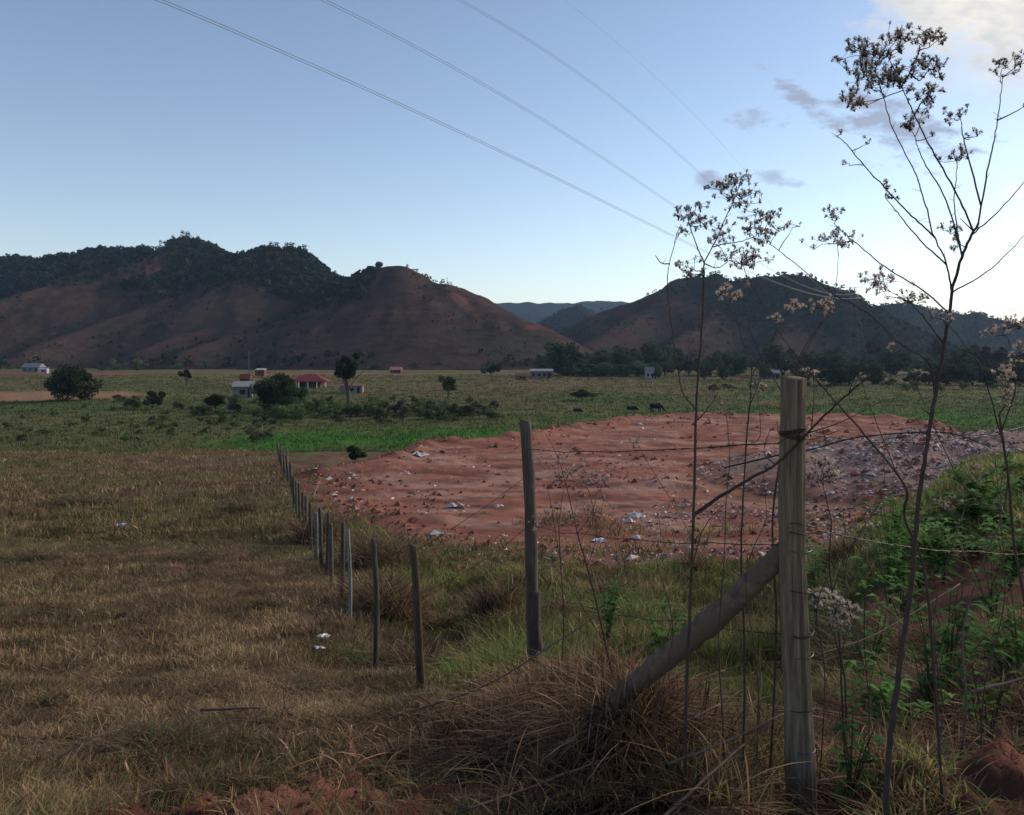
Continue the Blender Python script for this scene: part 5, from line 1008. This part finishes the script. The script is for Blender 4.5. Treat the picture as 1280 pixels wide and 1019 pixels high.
# ------------------------------------------------------------------ power line
def lattice(name, label, px, Y, zt, wb, seed):
    b = on(px, Y); root = empty(name, b, label, 'pylon'); H = zt - b.z; m = MB(); r_ = .028
    def wid(z): return np.interp(z / H, [0, .72, 1], [wb, wb * .28, wb * .22]) / 2
    lv = np.linspace(0, H, 11)
    for sx in (-1, 1):
        for sy in (-1, 1): m.tube([(sx * wid(z), sy * wid(z), z) for z in lv], r_, 4)
    for a, c_ in zip(lv[:-1], lv[1:]):
        for s_ in (-1, 1):
            m.tube([(-wid(a), s_ * wid(a), a), (wid(c_), s_ * wid(c_), c_)], r_ * .6, 4); m.tube([(wid(a), s_ * wid(a), a), (-wid(c_), s_ * wid(c_), c_)], r_ * .6, 4); m.tube([(s_ * wid(a), -wid(a), a), (s_ * wid(c_), wid(c_), c_)], r_ * .6, 4)
    m.build('lattice_tower', M_steel, root)
    for z in (H * .98,):
        ar = MB(); ar.tube([(-7, 0, z), (7, 0, z)], r_, 4); ar.tube([(-7, 0, z), (0, 0, z + 1.3), (7, 0, z)], r_ * .8, 4); ar.tube([(-7, 0, z), (0, 0, z - 1.2), (7, 0, z)], r_ * .7, 4)
        for xx in np.linspace(-6, 6, 9): ar.tube([(xx, 0, z + 1.2 * (1 - abs(xx) / 7)), (xx + .6, 0, z - 1.1 * (1 - abs(xx) / 7))], r_ * .6, 4)
        ar.build('crossarm', M_steel, root)
    for xx in (-6.8, 0, 6.8):
        i = MB(); i.tube([(xx, 0, H * .98), (xx, 0, H * .98 - 1.6)], [.1, .1], 6); i.build('insulator', M_dark, root)
    return root
PYX, PYY = 1068, 215; lattice('pylon', 'faint steel lattice pylon in the gap between the right hills', PYX, PYY, (HZ - 357) / F * PYY, 6.5, 1)
lattice('pylon', 'second smaller steel pylon further off right of the first', 1150, 420, (HZ - 362) / F * 420, 6, 2)
ax, ay = (PYX - 640) / F * PYY, PYY
def cable(label, pix, dx, zend, pair=.4):
    d = np.array((-25.6 - 90.0, 57 - 210.0)); d /= np.linalg.norm(d); nrm = np.array((-d[1], d[0])); A = np.array((ax, ay)) + nrm * dx; T_ = [0.0]; Z_ = [zend]
    for px, py in pix:
        u, v = (px - 640) / F, (HZ - py) / F; t = (u * A[1] - A[0]) / (d[0] - u * d[1]); Yt = A[1] + d[1] * t; T_.append(t); Z_.append(v * Yt)
    co = np.polyfit(T_, Z_, 3 if len(pix) > 3 else 2); t = np.linspace(0, max(T_) + 60, 90); m = MB()
    for s_ in ((-pair / 2, pair / 2) if pair else (0,)):
        m.tube(np.stack([A[0] + d[0] * t + nrm[0] * s_, A[1] + d[1] * t + nrm[1] * s_, np.interp(t, t[t <= max(T_) + 1], np.polyval(co, t[t <= max(T_) + 1])) + np.clip(t - max(T_) - 1, 0, None) * np.polyval(np.polyder(co), max(T_)) * .3 ], 1), .024 if pair else .014, 4, cap=False)
    return tag(m.build('power_cable', M_cable), label, 'cable', 'power line cables overhead')
zp = (HZ - 360) / F * PYY - 1.5
cable('lowest of the twin overhead cables, leaving the top edge furthest left', [(190, 0), (380, 72), (490, 124), (600, 178), (720, 238), (840, 293)], 6, zp)
cable('middle one of the three twin overhead cables', [(400, 0), (500, 46), (600, 102), (720, 178), (850, 262)], 0, zp)
cable('upper one of the three twin overhead cables, nearest the faint wire', [(575, 0), (650, 44), (720, 90), (800, 150), (880, 222)], -6, zp)
cable('single faint overhead wire furthest right', [(705, 0), (770, 50), (830, 108), (920, 200)], -9, zp + 4, 0)
for k, (px, py, Y, h) in enumerate([(311, 463, 300, 16), (559, 352, 530, 8)]):
    b = on(px, Y) if k == 0 else Vector(pt(px, 356, 522)); m = MB(); m.tube([(0, 0, -1), (0, 0, h * .6)], .13, 6, (.12, .11, .11)); m.box(0, 0, h * .55, 1.6, .12, .12, col=(.12, .11, .11)); tag(m.build('utility_pole', M_stem, None, False, b), ['slim utility pole above the huts at the foot of the left hills', 'slim mast on the bare dome hill skyline'][k], 'pole')

# ------------------------------------------------------------------ the air
mh = bpy.data.materials.new('air'); mh.use_nodes = True; n_ = mh.node_tree.nodes; n_.clear(); ho = n_.new('ShaderNodeOutputMaterial'); pv = n_.new('ShaderNodeVolumePrincipled')
pv.inputs['Color'].default_value = (.50, .70, 1.0, 1); pv.inputs['Density'].default_value = .00010; pv.inputs['Anisotropy'].default_value = .2; mh.node_tree.links.new(pv.outputs[0], ho.inputs['Volume'])
m = MB(); m.box(0, 1500, 140, 11200, 8600, 310); tag(m.build('haze', mh), 'thin blue evening haze in the valley air', kind='stuff')
